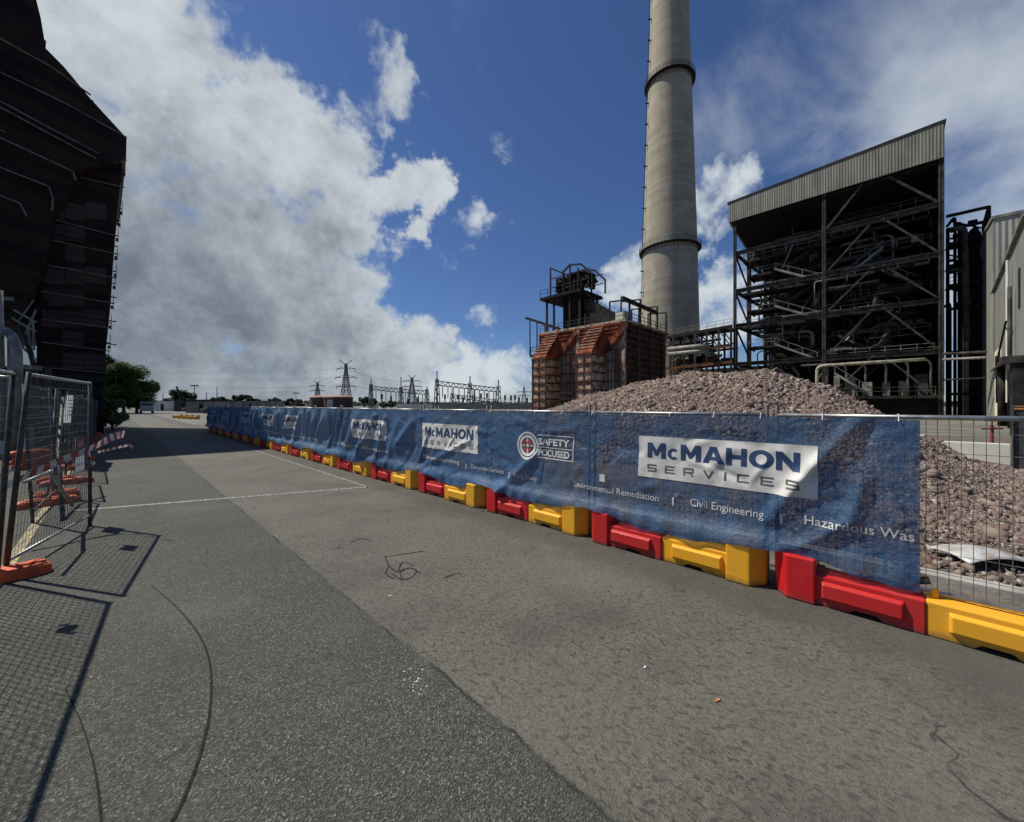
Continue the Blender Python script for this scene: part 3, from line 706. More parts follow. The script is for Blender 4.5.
def banner(y0, y1, m, label, fine=.028):
    t = empty('fence_banner', (0, 0, 0), label=label, cat='banner', group='blue banners hung along the barrier fence')
    ny = int((y1-y0)/fine); ys = [y0+(y1-y0)*i/ny for i in range(ny+1)]; nz = 46
    def fn(u, v):
        h = hem(u); z = h+(1.685+.006*math.sin(u*9)-h)*v
        return (cloth_x(u, z), u, z)
    grid_mesh('cloth_sheet', m, ys, [i/nz for i in range(nz+1)], fn, t)
    yy = y0+.12
    while y0 < 12 and yy < y1:
        tb_ = MB(); tb_.tube([(PX-.02, yy, 1.665), (PX+.02, yy, 1.725), (XF+.03, yy+.01, 1.715), (XF+.02, yy+.01, 1.67)], .004, 5); tb_.build('cable_tie', 'paper', t); yy += random.uniform(.42, .6)
    return t
t = banner(-.20, 3.72, 'cloth_open', 'nearest blue banner with the large white company logo in front of the rubble')
logo(.44, .935, 1.73, .49, t)
fit_text('Hazardous Was', .535, -.17, .70, .115, 'white', t, st=.03)
fit_text('|', .725, .705, .69, .10, 'white', t)
fit_text('Civil Engineering', 1.56, .86, .68, .115, 'white', t, st=.03)
fit_text('|', 1.76, 1.74, .67, .10, 'white', t)
fit_text('Environmental Remediation', 3.13, 1.92, .66, .115, 'white', t, st=.03)
yb = 3.72
t2 = banner(yb, 7.62, 'cloth', 'second blue banner from the near end, with the round red and white target emblem')
safety(4.0, 1.17, t2)
logo(5.17, .93, 1.76, .50, t2)
fit_text('Piling, Drainage', 4.23, 3.80, .64, .11, 'white', t2)
fit_text('|', 4.38, 4.36, .64, .10, 'white', t2)
fit_text('Demolition Services', 5.34, 4.52, .66, .11, 'white', t2)
fit_text('|', 5.50, 5.48, .66, .10, 'white', t2)
fit_text('Decommissioning', 6.89, 5.66, .70, .11, 'white', t2)
far = [(7.62, 12.0, 8.40, 'third blue banner from the near end with a creased white logo above three red barriers'),
       (12.0, 16.2, 14.6, 'fourth blue banner along the fence, sagging in deep diagonal folds, with a white logo'),
       (16.2, 20.4, 17.3, 'fifth blue banner along the fence, rippled, below the long brown tanks'),
       (20.4, 24.6, 21.2, 'sixth blue banner along the fence, narrow in view and heavily creased'),
       (24.6, 28.8, 26.2, 'seventh blue banner along the fence, second from the far end'),
       (28.8, 33.6, 30.0, 'farthest blue banner at the far end of the barrier fence')]
for i, (a_, b_, ly, lab) in enumerate(far):
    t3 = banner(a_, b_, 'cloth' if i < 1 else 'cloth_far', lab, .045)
    logo(ly, .95, 1.75, .48, t3, .06)
    if i < 4:
        fit_text('Civil Engineering  |  Remediation', b_-.5, a_+.6, .68, .11, 'white', t3, st=.08)
# small tag on the near banner's mesh
tg = MB(); c = onX(603, 478, 4.44); tg.box(4.415, 4.43, c.y-.04, c.y+.04, c.z-.045, c.z+.045)
tag(tg.build('label_plate', 'paper', bevel=.003), 'small pale square plate tied to the near blue banner left of the large logo', 'plate')

# ================================================================ RUBBLE PILE
RY = [-4.8, -3.2, -1.5, -.6, .25, 1.2, 2.7, 3.8, 4.9, 6.5, 8.5, 11.2, 13.5, 16.5]; RH = [0, .14, .45, 1.08, 1.74, 2.35, 2.92, 2.84, 3.0, 2.74, 2.34, 1.60, .9, 0]
def pile_h(x, y):
    rh = float(np.interp(y, RY, RH)); xr = 14.4
    t = (xr-x)/6.4 if x < xr else (x-xr)/6.5
    if t >= 1: pr = 0
    else: pr = (1-t)*(1+.30*t) if t > .06 else (1-t*t*4)*.98
    h = rh*pr
    if h > 0: h += .10*noise.noise(Vector((x*.9, y*.9, 0)))*min(1, h*2)+.05*noise.noise(Vector((x*2.3, y*2.3, 4)))*min(1, h*2)
    return max(h, 0)
us = [7.6+14.4*i/110 for i in range(111)]; vs = [-5+22*i/150 for i in range(151)]
stones = np.random.RandomState(3)
H2 = np.array([[pile_h(u, v) for u in us] for v in vs])
def stone_field():
    base = np.array([(-1, -1, -1), (1, -1, -1), (1, 1, -1), (-1, 1, -1), (-1, -1, 1), (1, -1, 1), (1, 1, 1), (-1, 1, 1)], float)
    fq = np.array([(0, 3, 2, 1), (4, 5, 6, 7), (0, 1, 5, 4), (1, 2, 6, 5), (2, 3, 7, 6), (3, 0, 4, 7)])
    pts = []
    rs = stones
    def h_at(x, y):
        i = np.clip((x-us[0])/(us[1]-us[0]), 0, 109.99); j = np.clip((y-vs[0])/(vs[1]-vs[0]), 0, 149.99)
        i0 = i.astype(int); j0 = j.astype(int); a_ = i-i0; b_ = j-j0
        return H2[j0, i0]*(1-a_)*(1-b_)+H2[j0, i0+1]*a_*(1-b_)+H2[j0+1, i0]*(1-a_)*b_+H2[j0+1, i0+1]*a_*b_
    # right-hand, near side dense and fine; rest of the camera side, coarser crest and back
    n1 = 125000; x = rs.uniform(7.9, 14.2, n1); y = rs.uniform(-4.8, 1.4, n1); s = rs.gamma(1.6, .0068, n1)+.0085
    n2 = 135000; x2 = rs.uniform(8.6, 16.8, n2); y2 = rs.uniform(1, 16.5, n2); s2 = rs.gamma(1.7, .0095, n2)+.015
    n3 = 9000; x3 = rs.uniform(5.95, 9.5, n3); y3 = rs.uniform(-4.5, 3.0, n3); s3 = rs.gamma(2, .007, n3)+.007
    n4 = 260; x4 = rs.uniform(8, 14, n4); y4 = rs.uniform(-3, 14, n4); s4 = rs.uniform(.05, .11, n4)
    X = np.concatenate([x, x2, x3, x4]); Y = np.concatenate([y, y2, y3, y4]); Sz = np.concatenate([s, s2, s3, s4])
    hz = h_at(X, Y); inside = (hz > .015) | (np.arange(len(X)) >= n1+n2) & (np.arange(len(X)) < n1+n2+n3) | ((X > 7.9) & (X < 14) & (Y < .5) & (rs.rand(len(X)) < .28))
    inside &= (Y < 1.3) | (hz > 1.15) | (rs.rand(len(X)) < .22)
    X, Y, Sz, hz = X[inside], Y[inside], Sz[inside], hz[inside]; n = len(X)
    B = np.repeat(base[None], n, 0)*(1+rs.uniform(-.62, .30, (n, 8, 3)))
    asp = rs.uniform(.4, 1.45, (n, 1, 3)); asp[:, :, 2] *= .6; B = B*asp*Sz[:, None, None]*.9
    A = rs.normal(size=(n, 4)); A /= np.linalg.norm(A, axis=1)[:, None]; w_, x_, y_, z_ = A.T
    Rm = np.stack([1-2*(y_*y_+z_*z_), 2*(x_*y_-z_*w_), 2*(x_*z_+y_*w_), 2*(x_*y_+z_*w_), 1-2*(x_*x_+z_*z_), 2*(y_*z_-x_*w_), 2*(x_*z_-y_*w_), 2*(y_*z_+x_*w_), 1-2*(x_*x_+y_*y_)], 1).reshape(n, 3, 3)
    B = np.einsum('nij,nkj->nki', Rm, B)
    C = np.stack([X, Y, hz+Sz*.25], 1)[:, None, :]
    V = (B+C).reshape(-1, 3); Fc = (fq[None]+8*np.arange(n)[:, None, None]).reshape(-1, 4)
    me = bpy.data.meshes.new('rubble_pile'); me.vertices.add(len(V)); me.vertices.foreach_set('co', V.astype(np.float32).ravel())
    me.loops.add(Fc.size); me.loops.foreach_set('vertex_index', Fc.astype(np.int32).ravel())
    me.polygons.add(len(Fc)); me.polygons.foreach_set('loop_start', (np.arange(len(Fc))*4).astype(np.int32)); me.polygons.foreach_set('loop_total', np.full(len(Fc), 4, np.int32))
    me.update(calc_edges=True); me.validate(); me.materials.append(M['stone'])
    return me
o = bpy.data.objects.new('rubble_pile', stone_field()); COL.objects.link(o)
tag(o, 'long heap of crushed concrete and brick rubble behind the blue banner fence', 'rubble heap', kind='stuff')
o2 = grid_mesh('rubble_core', mat('fine_rubble', (.16, .12, .095), (.09, .07, .055), 14, .95, bump=1, bscale=40), us, vs, lambda u, v: (u, v, H2[vs.index(v)][us.index(u)]-.015 if H2[vs.index(v)][us.index(u)] > .01 else -.04), o, False)

# sheet, timber, broken kerb near the right end
sh = MB(); c0 = gnd(985, 562); dirv = Vector((.62, -.78, 0)); wv = Vector((.78, .62, 0))
n_ = 14; A_ = []
for i in range(n_+1):
    s_ = -.42+.84*i/n_; z = .10+.10*math.cos((i/n_-.35)*3.4)
    A_.append((s_, z))
us_ = [a_[0] for a_ in A_]
def shf(u, v):
    z = .05+.13*max(0, math.cos((u+.08)*3.3))+.02*math.sin(v*9); return c0+dirv*u+wv*(v-.12)+Vector((0, 0, z*(1-.35*abs(v)/.4)))
o = grid_mesh('bent_metal_sheet', mat('pale_bent_sheet', (.55, .56, .56), (.32, .27, .21), 5, .5, metal=.2), us_, [.5*i/8-.15 for i in range(9)], shf)
so = o.modifiers.new('thick', 'SOLIDIFY'); so.thickness = .006
tag(o, 'pale curved sheet of scrap metal lying at the foot of the rubble behind the wire', 'scrap metal')
pk = MB(); a_ = gnd(921, 583); pk.bar(a_+Vector((0, 0, .05)), a_+Vector((.55, .55, .42)), .16, .035); pk.bar(a_+Vector((.1, .0, .02)), a_+Vector((.75, .25, .06)), .12, .03)
tag(pk.build('broken_plank', 'steel_rust', bevel=.003), 'rusty brown broken board leaning by the kerb at the end of the near banner', 'board')

# ================================================================ LOW WALL + RIGHT YARD THINGS
def wallseg(name, pa, pb, h, th, m, label, cat, group=None):
    w = MB(); a = Vector((pa[0], pa[1], 0)); b = Vector((pb[0], pb[1], 0)); d = (b-a).normalized(); n = Vector((-d.y, d.x, 0))*th/2
    w.prism([a-n*1.6, a+n*1.6, a+n+Vector((0, 0, h)), a-n+Vector((0, 0, h))], b-a)
    return tag(w.build(name, m, bevel=.02), label, cat, group)
a = Vector((17, .6, 0)); b = Vector((17, -2.45, 0))
wallseg('low_concrete_wall', a, b, .74, .18, 'whitewall', 'low white concrete wall behind the right foot of the rubble heap', 'wall')

# mesh panels with red and orange feet by the shed
def small_panel(p, rz, label, cloth=None, foot='orange'):
    t = fence_panel('site_fence_panel', 1.9, .12, 1.75, over=.05, vstep=.10, hstep=.3, frame='steel_mid'); t.location = p; t.rotation_euler = (0, 0, rz)
    if cloth:
        cm = MB(); cm.box(.02, .026, .05, 1.85, .3, 1.70); cm.build('shade_cloth', cloth, t)
    for y in (.03, 1.87):
        f = MB(); f.prism([Vector(q) for q in ((-.32, y-.11, 0), (.32, y-.11, 0), (.32, y+.11, 0), (-.32, y+.11, 0))], (0, 0, .13)); f.build('foot', foot, t, bevel=.04)
    tag(t, label, 'fence panel'); return t
q = gnd(1005, 484); small_panel((q.x+.25, q.y-2.0, 0), .06, 'dark cloth covered fence panel standing beside the shed column at the right edge', 'greycloth', 'redpaint')
bl = MB(); q = gnd(1007, 481)
for i in range(2):
    bl.box(q.x-.30+random.uniform(-.1, .1), q.x+.20+random.uniform(-.1, .1), q.y-.10+i*.02, q.y+.10, .10*i, .10*i+.095)
tag(bl.build('fence_foot_stack', 'orange', bevel=.03), 'untidy stack of orange fence feet at the rubble edge by the white wall', 'fence feet')
# red valve post behind the wall
v = empty('hydrant', gnd(992, 462), label='red standpipe with hand wheels behind the end of the low white wall', cat='standpipe')
b_ = MB(); b_.tube([(0, 0, 0), (0, 0, 1.15)], .04, 10); b_.build('riser', 'redpaint', v)
b_ = MB(); b_.tube([(-.35, .25, 1.05), (.3, -.25, 1.05)], .025, 8); b_.build('cross_pipe', 'redpaint', v)
b_ = MB(); b_.tube([(0, 0, 1.15), (0, 0, 1.3)], .02, 6); b_.tube(arc((0, 0, 1.3), .14, 0, 2*math.pi, 14, (1, 0, 0), (0, 1, 0)), .018, 5); b_.build('hand_wheel', 'redpaint', v)

# ================================================================ PLANT STRUCTURE (boiler house frame)
XP = 70.0
plant = empty('boiler_house', (XP, 6, 0), label='tall open steel boiler house with ribbed grey fascia behind the rubble heap', cat='power plant')
PI_ = Matrix.Translation((-XP, -6, 0))
def pb(mb, name, m, smooth=False, bevel=0, par=plant, off=PI_):
    o = mb.build(name, m, par, smooth=smooth, bevel=bevel); o.data.transform(off); return o
YL = onX(735, 300, XP).y; YM = onX(824, 300, XP).y; YR_ = onX(941, 300, XP).y
LV = [2.4, 8.4, 14.6, 20.2, 26.3]
HTL = 34.6; HTR = 36.0; HBL = 31.5; HBR = 31.7
# fascia
b = MB(); b.prism([(XP-.5, YL+.8, HBL), (XP-.5, YR_-.25, HBR), (XP-.5, YR_-.25, HTR), (XP-.5, YL+.8, HTL)], (.25, 0, 0)); pb(b, 'fascia', 'fascia')
b = MB(); b.prism([(XP-.25, YL+.8, HBL), (XP-.25, YL+.8, HTL-.05), (XP+26, YL+.8, HTL-1), (XP+26, YL+.8, HBL-3.0)], (0, -.3, 0)); pb(b, 'gable_cladding', 'fascia')
b = MB(); b.quadbox([(XP-.6, YL+1, HTL), (XP-.6, YR_-.4, HTR), (XP+27, YR_-.4, HTR-1), (XP+27, YL+1, HTL-1), (XP-.6, YL+1, HTL+.18), (XP-.6, YR_-.4, HTR+.18), (XP+27, YR_-.4, HTR-.8), (XP+27, YL+1, HTL-.8)]); pb(b, 'roof', 'steel_mid')
b = MB(); b.prism([(XP+.3, YR_-.3, 3), (XP+26, YR_-.3, 3), (XP+26, YR_-.3, HTR-1), (XP+.3, YR_-.3, HTR-.1)], (0, .12, 0)); pb(b, 'end_wall', 'boiler')
# underside ceiling + back wall
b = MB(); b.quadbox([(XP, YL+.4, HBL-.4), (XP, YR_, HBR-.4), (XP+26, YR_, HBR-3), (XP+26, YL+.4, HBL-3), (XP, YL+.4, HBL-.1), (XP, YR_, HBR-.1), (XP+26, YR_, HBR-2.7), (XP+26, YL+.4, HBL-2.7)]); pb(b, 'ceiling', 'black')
# columns
def Wc(x, y, w=.45, top=None, m='steel_mid'):
    c = MB(); c.box(x-w/2, x+w/2, y-w*.08, y+w*.08, 0, top or HBL); c.box(x-w/2, x-w/2+.06, y-w/2, y+w/2, 0, top or HBL); c.box(x+w/2-.06, x+w/2, y-w/2, y+w/2, 0, top or HBL)
    pb(c, 'column', m)
for yy, ww in ((YL, .40), (YM, .42), (YR_, .45)): Wc(XP, yy, ww, HBL+.2)
for yy in (YL, (YL+YM)/2, YM, YR_): Wc(XP+9, yy, .6, HBL-.8, 'steel_dark')
for yy in (YL-1,): Wc(XP+17, yy, .6, HBL-.8, 'steel_dark')
ym2 = (YM+YR_)/2
for z in LV[1:]:
    b = MB()
    b.box(XP-.18, XP+.18, YR_, YL, z-.30, z-.24); b.box(XP-.03, XP+.03, YR_, YL, z-.24, z+.24); b.box(XP-.18, XP+.18, YR_, YL, z+.24, z+.30)
    pb(b, 'beam', 'steel_mid')
    b = MB(); b.bar((XP, YL, z), (XP+17, YL-1, z), .3, .5); pb(b, 'side_beam', 'steel_mid')
    b = MB(); b.bar((XP+9, YL, z), (XP+9, YR_, z), .3, .6); pb(b, 'inner_beam', 'steel_dark')
for i in range(1, len(LV)):
    z0 = LV[i-1]; z1 = LV[i]
    for (p, q_) in (((XP, ym2+.4, z1), (XP, YM, z0)), ((XP, ym2-.4, z1), (XP, YR_, z0))):
        b = MB(); b.bar(p, q_, .2, .2); pb(b, 'brace', 'steel_mid')
    for (p, q_) in (((XP+9, ym2+.4, z1), (XP+9, YM, z0)), ((XP+9, ym2-.4, z1), (XP+9, YR_, z0))):
        b = MB(); b.bar(p, q_, .3, .3); pb(b, 'brace', 'steel_mid')
for (p, q_) in (((XP, YM, LV[4]), (XP, YM-4.0, HBL)), ((XP, YR_, LV[4]), (XP, YR_+4.6, HBL))):
    b = MB(); b.bar(p, q_, .26, .26); pb(b, 'brace', 'steel_mid')
for i in range(1, 5):
    b = MB(); b.bar((XP, YL, LV[i]), (XP+8.5, YL, LV[i]-4.0), .22, .22); pb(b, 'brace', 'steel_dark')
# boiler casing (big dark masses) and headers
rnd = random.Random(11)
b = MB(); b.box(XP+13, XP+25, YR_+.2, YL-2.2, 2, 29.5); pb(b, 'boiler_casing', 'boiler')
b = MB(); b.box(XP+10, XP+13, YR_+2, YM+1.5, 9, 25.5); pb(b, 'furnace_wall', 'boiler')
b = MB(); b.box(XP+20, XP+24, YR_-.4, YL+2, 0, 9); pb(b, 'rear_base', 'black')
b = MB(); b.box(XP+9.5, XP+12, YM-1, YL-2, 15, 19.5); pb(b, 'air_duct', 'boiler')
for i in range(7):
    z = 9+i*2.8; b = MB(); b.box(XP+9.6, XP+9.95, YR_+2.2, YM+1.2, z, z+.35); pb(b, 'buckstay', 'steel_dark')
# platforms with gratings, handrails
def handrail(a, b_, par=plant, m='steel_light', h=1.05, st=1.4, off=PI_, r=.035, name='handrail'):
    a = Vector(a); b_ = Vector(b_); mb = MB(); L = (b_-a).length; n = max(1, int(L/st))
    for i in range(n+1): p = a.lerp(b_, i/n); mb.bar(p, p+Vector((0, 0, h)), r*1.6)
    for hh in (h, h*.55): mb.bar(a+Vector((0, 0, hh)), b_+Vector((0, 0, hh)), r*1.5)
    return pb(mb, name, m, par=par, off=off)
def stair(a, b_, w=.9, par=plant, off=PI_, m='steel_mid'):
    a = Vector(a); b_ = Vector(b_); d = (b_-a); hd = Vector((d.x, d.y, 0)).normalized(); n = Vector((-hd.y, hd.x, 0))*w/2; mb = MB()
    mb.bar(a+n, b_+n, .08, .28); mb.bar(a-n, b_-n, .08, .28); k_ = int(abs(d.z)/.22)
    for i in range(k_): p = a.lerp(b_, (i+.5)/k_); mb.bar(p-n, p+n, .26, .04)
    for s_ in (1, -1):
        mb.bar(a+n*s_+Vector((0, 0, 1)), b_+n*s_+Vector((0, 0, 1)), .05)
        for i in range(4): p = a.lerp(b_, i/3)+n*s_; mb.bar(p, p+Vector((0, 0, 1)), .04)
    pb(mb, 'staircase', m, par=par, off=off)
def platform(x0, x1, y0, y1, z, rail='front'):
    mb = MB(); mb.box(x0, x1, y0, y1, z-.10, z); nj = int((y1-y0)/1.5)
    for i in range(nj+1): yy = y0+(y1-y0)*i/max(1, nj); mb.box(x0, x1, yy-.04, yy+.04, z-.36, z-.10)
    mb.box(x0, x0+.08, y0, y1, z-.38, z-.10)
    pb(mb, 'platform', 'steel_dark')
    handrail((x0+.05, y0, z), (x0+.05, y1, z))
# left bay: zig-zag stairs and landings
for z in (LV[2]+.1, LV[3]+.1, LV[4]-.6):
    platform(XP+2.5, XP+6.5, YM+.5, YL-.6, z)
for z in (11.4, 17.4, 23.2):
    platform(XP+3, XP+7.5, YL-5.2, YL-1.2, z)
for (za, zb) in ((8.6, 11.4), (14.7, 17.4), (20.3, 23.2)):
    stair((XP+2.6, YM+1.0, za), (XP+2.6, YL-5.0, zb), m='steel_light')
for (za, zb) in ((11.4, 14.7), (17.4, 20.3), (23.2, 25.8)):
    stair((XP+4.2, YL-5.0, za), (XP+4.2, YM+1.2, zb), m='steel_mid')
# right bay
for (z, x0, x1, ya, yb_) in ((LV[2]+.1, 1.2, 5, YM-6, YM-.3), (LV[3]+.2, 3, 8.5, YR_+.8, YM-.3), (LV[4]+.4, 4, 9, YR_+.8, YM-.5), (23.5, 5, 8.8, YR_+.5, YM-2.5), (17.3, 5, 8.8, YR_+.5, YM-1.5), (11.6, 4.6, 8.6, YR_+.6, YM-.5), (LV[1]+.1, 1, 6, YR_+.5, YM-.3), (28.6, 5, 9, YR_+.5, YM-2)):
    platform(XP+x0, XP+x1, ya, yb_, z)
stair((XP+2.4, YM-6, LV[1]+.2), (XP+2.4, YM-1.5, 11.6)); stair((XP+3.2, YR_+1.5, 17.4), (XP+3.2, YR_+5.5, LV[3]+.2)); stair((XP+4, YM-2, 20.3), (XP+4, YM-6, 23.5), m='steel_light')
# pipework
def pipe(pts, r, m='steel_mid', name='pipe', n=9, par=plant, off=PI_, bend=1.0):
    P = [Vector(p) for p in pts]; out = [P[0]]
    for i in range(1, len(P)-1):
        a_ = (P[i-1]-P[i]); c_ = (P[i+1]-P[i]); bb = min(bend, a_.length*.45, c_.length*.45); A = P[i]+a_.normalized()*bb; B = P[i]+c_.normalized()*bb
        for k_ in range(6): t_ = k_/5; out.append(A.lerp(P[i], t_).lerp(P[i].lerp(B, t_), t_))
    out.append(P[-1]); mb = MB(); mb.tube(out, r, n); pb(mb, name, m, smooth=True, par=par, off=off)
for i in range(72):
    z = rnd.uniform(9, 30); x = XP+rnd.uniform(3.5, 9.4); ya = rnd.uniform(YR_+.8, YM+3); ln = rnd.uniform(2.5, 9); yb_ = min(ya+ln, YL-2)
    r = rnd.choice((.09, .12, .16, .25, .38)); m_ = rnd.choice(('steel_mid', 'steel_mid', 'steel_dark', 'steel_light', 'steel_rust'))
    if rnd.random() < .55: pipe([(x, ya, z), (x, yb_, z), (x, yb_, z-rnd.uniform(1.5, 4)), (x+3, yb_, z-4)], r, m_)
    else: pipe([(x, ya, z-rnd.uniform(1, 5)), (x, ya, z), (x, yb_, z), (x+2.5, yb_, z)], r, m_)
for i in range(12):
    y = rnd.uniform(YR_+1, YL-2); x = XP+rnd.uniform(5, 9); pipe([(x, y, rnd.uniform(2, 8)), (x, y, rnd.uniform(18, 29))], rnd.choice((.1, .16, .22)), rnd.choice(('steel_dark', 'steel_mid')))
for i in range(22):
    z = rnd.choice((LV[1], LV[2], LV[3], 11.6, 17.4, 23.3))+.1; x = XP+rnd.uniform(3.5, 8.4); y = rnd.uniform(YR_+1, YM+2); s_ = rnd.uniform(.35, .9)
    b = MB(); b.box(x, x+s_, y, y+s_*1.3, z, z+s_*1.4); b.box(x+s_*.2, x+s_*.8, y+s_*.3, y+s_, z+s_*1.4, z+s_*1.7); pb(b, 'equipment_box', rnd.choice(('steel_mid', 'steel_light', 'steel_rust')), bevel=.03)
for i in range(26):
    z = rnd.uniform(9, 30); x = XP+rnd.uniform(1.0, 8.8); ya = rnd.uniform(YR_+.5, YM+6); ln = rnd.uniform(1.5, 6); yb_ = min(ya+ln, YL-1.5)
    pipe([(x, ya, z), (x, yb_, z), (x, yb_, z+rnd.choice((-1, 1))*rnd.uniform(1, 4))], rnd.uniform(.04, .09), rnd.choice(('steel_light', 'steel_mid', 'steel_rust')), name='conduit', n=6, bend=.3)
for i in range(14):
    z = rnd.choice((LV[1], LV[2], LV[3], LV[4])); ya = rnd.uniform(YR_+.5, YM+5); b = MB(); b.bar((XP+rnd.uniform(1, 8), ya, z), (XP+rnd.uniform(1, 8), ya+rnd.uniform(1, 4), z-rnd.uniform(1.5, 4)), .16); pb(b, 'hanger_strut', rnd.choice(('steel_mid', 'steel_light')))
# ground-level zone: cream pipe, tanks, handrails
q1 = onX(817, 388, XP-2); q2 = onX(817, 366, XP-2); q3 = onX(925, 357, XP-2)
pipe([(q1.x, q1.y, 0), (q1.x, q1.y, q2.z), (q1.x, q3.y, q2.z+.1)], .20, 'creampipe', bend=.8)
platform(XP-1, XP+5, YR_+.5, YM+5, 3.0)
for i in range(9):
    y = YR_+1+i*1.7; b = MB(); hh = rnd.uniform(1.2, 3.2); b.box(XP+rnd.uniform(0, 2), XP+3.2, y, y+rnd.uniform(.5, 1.2), 3, 3+hh); pb(b, 'switch_cabinet', rnd.choice(('steel_light', 'insul', 'steel_mid')), bevel=.04)
stair((XP-.4, YM-5, 3.0), (XP-.4, YM-1.2, 6.2), m='steel_light')
for i in range(6):
    y = YR_+.8+i*2.0; pipe([(XP+.6, y, 3), (XP+.6, y, 7.6), (XP+.6, y+3, 7.6)], .12, rnd.choice(('steel_light', 'insul')))
b = MB(); b.box(XP+1, XP+10, YR_-.2, YM+6, 0, 2.6); pb(b, 'plinth', 'black')
pipe([(XP+2.5, YM-.5, 9.6), (XP+2.5, YM-6, 9.6), (XP+2.5, YM-6.5, 12), (XP+8, YM-6.5, 12)], .45, 'steel_mid', bend=1.4)
pipe([(XP+3.5, YM+4, 9.2), (XP+3.5, YM-3, 10.3)], .38, 'steel_mid')

# ---------------- pipe bridge to the left of the frame
br = empty('pipe_bridge', (XP, 24, 0), label='rusty steel pipe bridge running left from the boiler house past the chimney foot', cat='pipe bridge')
OB = Matrix.Translation((-XP, -24, 0)); YB = onX(664, 340, XP).y
def bb_(mb, n, m, **k): return pb(mb, n, m, par=br, off=OB, **k)
for x in (XP-.3, XP+3.0):
    b = MB(); b.bar((x, YL+.3, LV[2]), (x, YB, LV[2]-.6), .3, .5); bb_(b, 'chord', 'steel_dark')
    b = MB(); b.bar((x, YL+.3, LV[1]+.4), (x, YB, LV[1]), .3, .45); bb_(b, 'chord', 'steel_rust')
    b = MB(); b.bar((x, YL+.3, 11.4), (x, YB, 11), .25, .35); bb_(b, 'chord', 'steel_rust')
    handrail((x, YL+.3, LV[2]+.2), (x, YB, LV[2]-.4), par=br, off=OB, st=1.2)
    n = 6
    for i in range(n+1):
        y = YL+.5+(YB-YL-.5)*i/n; b = MB(); b.bar((x, y, 0), (x, y, LV[2]-.3), .28); bb_(b, 'post', 'steel_mid' if i % 2 else 'steel_dark')
        if i < n:
            y2 = YL+.5+(YB-YL-.5)*(i+1)/n; b = MB(); b.bar((x, y, 11.3), (x, y2, LV[2]-.3), .15); bb_(b, 'diagonal', 'steel_mid')
b = MB(); b.box(XP-.2, XP+3, YL+.3, YB, LV[2]-.45, LV[2]-.3); bb_(b, 'walkway_deck', 'steel_dark')
for i in range(13):
    z = rnd.choice((9.1, 9.6, 10.2, 11.9, 12.5, 13.1)); x = XP+rnd.uniform(-.1, 2.8); r = rnd.choice((.14, .2, .3)); a_ = YL+rnd.uniform(0, 4); e_ = YB+rnd.uniform(-3, 1)
    pipe([(x, a_, z), (x, e_, z-.3)], r, rnd.choice(('steel_mid', 'steel_rust', 'steel_light', 'steel_dark')), par=br, off=OB)
for yy in (374.0,): pass
for py in (347.5, 352.5):
    p1 = onX(668, py+1.5, XP-3); p2 = onX(702, py-1.5, XP-3); pipe([p1, p2, (p2.x+5, p2.y-.5, p2.z-.3)], .35, 'insul', par=br, off=OB)
for i in range(8):
    y = YL+rnd.uniform(.5, 9); b = MB(); b.box(XP+.2, XP+2.2, y, y+rnd.uniform(.6, 1.8), 8.9, 8.9+rnd.uniform(.6, 2)); bb_(b, 'valve_box', rnd.choice(('steel_dark', 'steel_rust')), bevel=.04)
b = MB(); b.box(XP+8, XP+12, YL-2, YB+1, 0, 8.6); bb_(b, 'low_annex', 'boiler')

# ---------------- pipe rack tower to the right
tw = empty('pipe_tower', (77, -7.5, 0), label='dark tower of vertical pipes and platforms between boiler house and white building', cat='pipe tower')
OT = Matrix.Translation((-77, 7.5, 0))
def tb(mb, n, m, **k): return pb(mb, n, m, par=tw, off=OT, **k)
for (x, y) in ((74, -9.05), (80, -9.4), (80, -6.2)):
    b = MB(); b.bar((x, y, 0), (x, y, 26), .35); tb(b, 'column', 'black')
for z in (3.2, 8.5, 14.0, 17, 19.5, 22.3, 24.2, 25.9):
    b = MB(); b.bar((74, -9.05, z), (74, -5.6, z), .25, .35); tb(b, 'beam', 'black')
    b = MB(); b.bar((74, -9.05, z), (80, -9.4, z), .25, .3); tb(b, 'beam', 'black')
for z in (17, 19.5, 22.3):
    b = MB(); b.box(74.2, 77, -9, -5.7, z, z+.1); tb(b, 'platform', 'steel_dark'); handrail((74.2, -9, z), (74.2, -5.7, z), par=tw, off=OT, m='steel_dark')
for (px, r, zt) in ((950, .16, 15), (955, .16, 26), (960, .22, 25.2), (967, .26, 21), (972, .34, 23.5), (976, .30, 24), (980, .35, 20)):
    y = onX(px, 300, 75).y; pipe([(75, y, 0), (75, y, zt), (78.5, y+.4, zt)], r, 'black' if px != 967 else 'steel_light', par=tw, off=OT, bend=.9)
for (px, zt, zd, r) in ((947, 23.8, 4, .3), (946, 18.6, 3, .3)):
    y0_ = onX(px, 300, 73).y; y1_ = onX(964, 300, 73).y; pipe([(73, y0_, zt), (73, y1_, zt), (73, y1_-.25, zt-zd-6)], r, 'steel_mid', par=tw, off=OT, bend=.8)
for (py, m_, r) in ((353, 'steel_mid', .16), (358.5, 'insul', .14), (379, 'steel_dark', .1)):
    p1 = onX(943, py+1, 69); p2 = onX(986, py-1, 66); pipe([p1, p2], r, m_, par=tw, off=OT)
for i in range(12):
    z = rnd.uniform(14, 25); y = rnd.uniform(-8.8, -6); b = MB(); s_ = rnd.uniform(.3, .9); b.box(75, 75+s_, y, y+s_, z, z+s_*.8); tb(b, 'valve_box', 'black', bevel=.03)
for i in range(5):
    z = 15+i*2.2; b = MB(); b.bar((75.5, -8.9, z), (75.5, -6, z+1.9), .16); tb(b, 'brace', 'black')
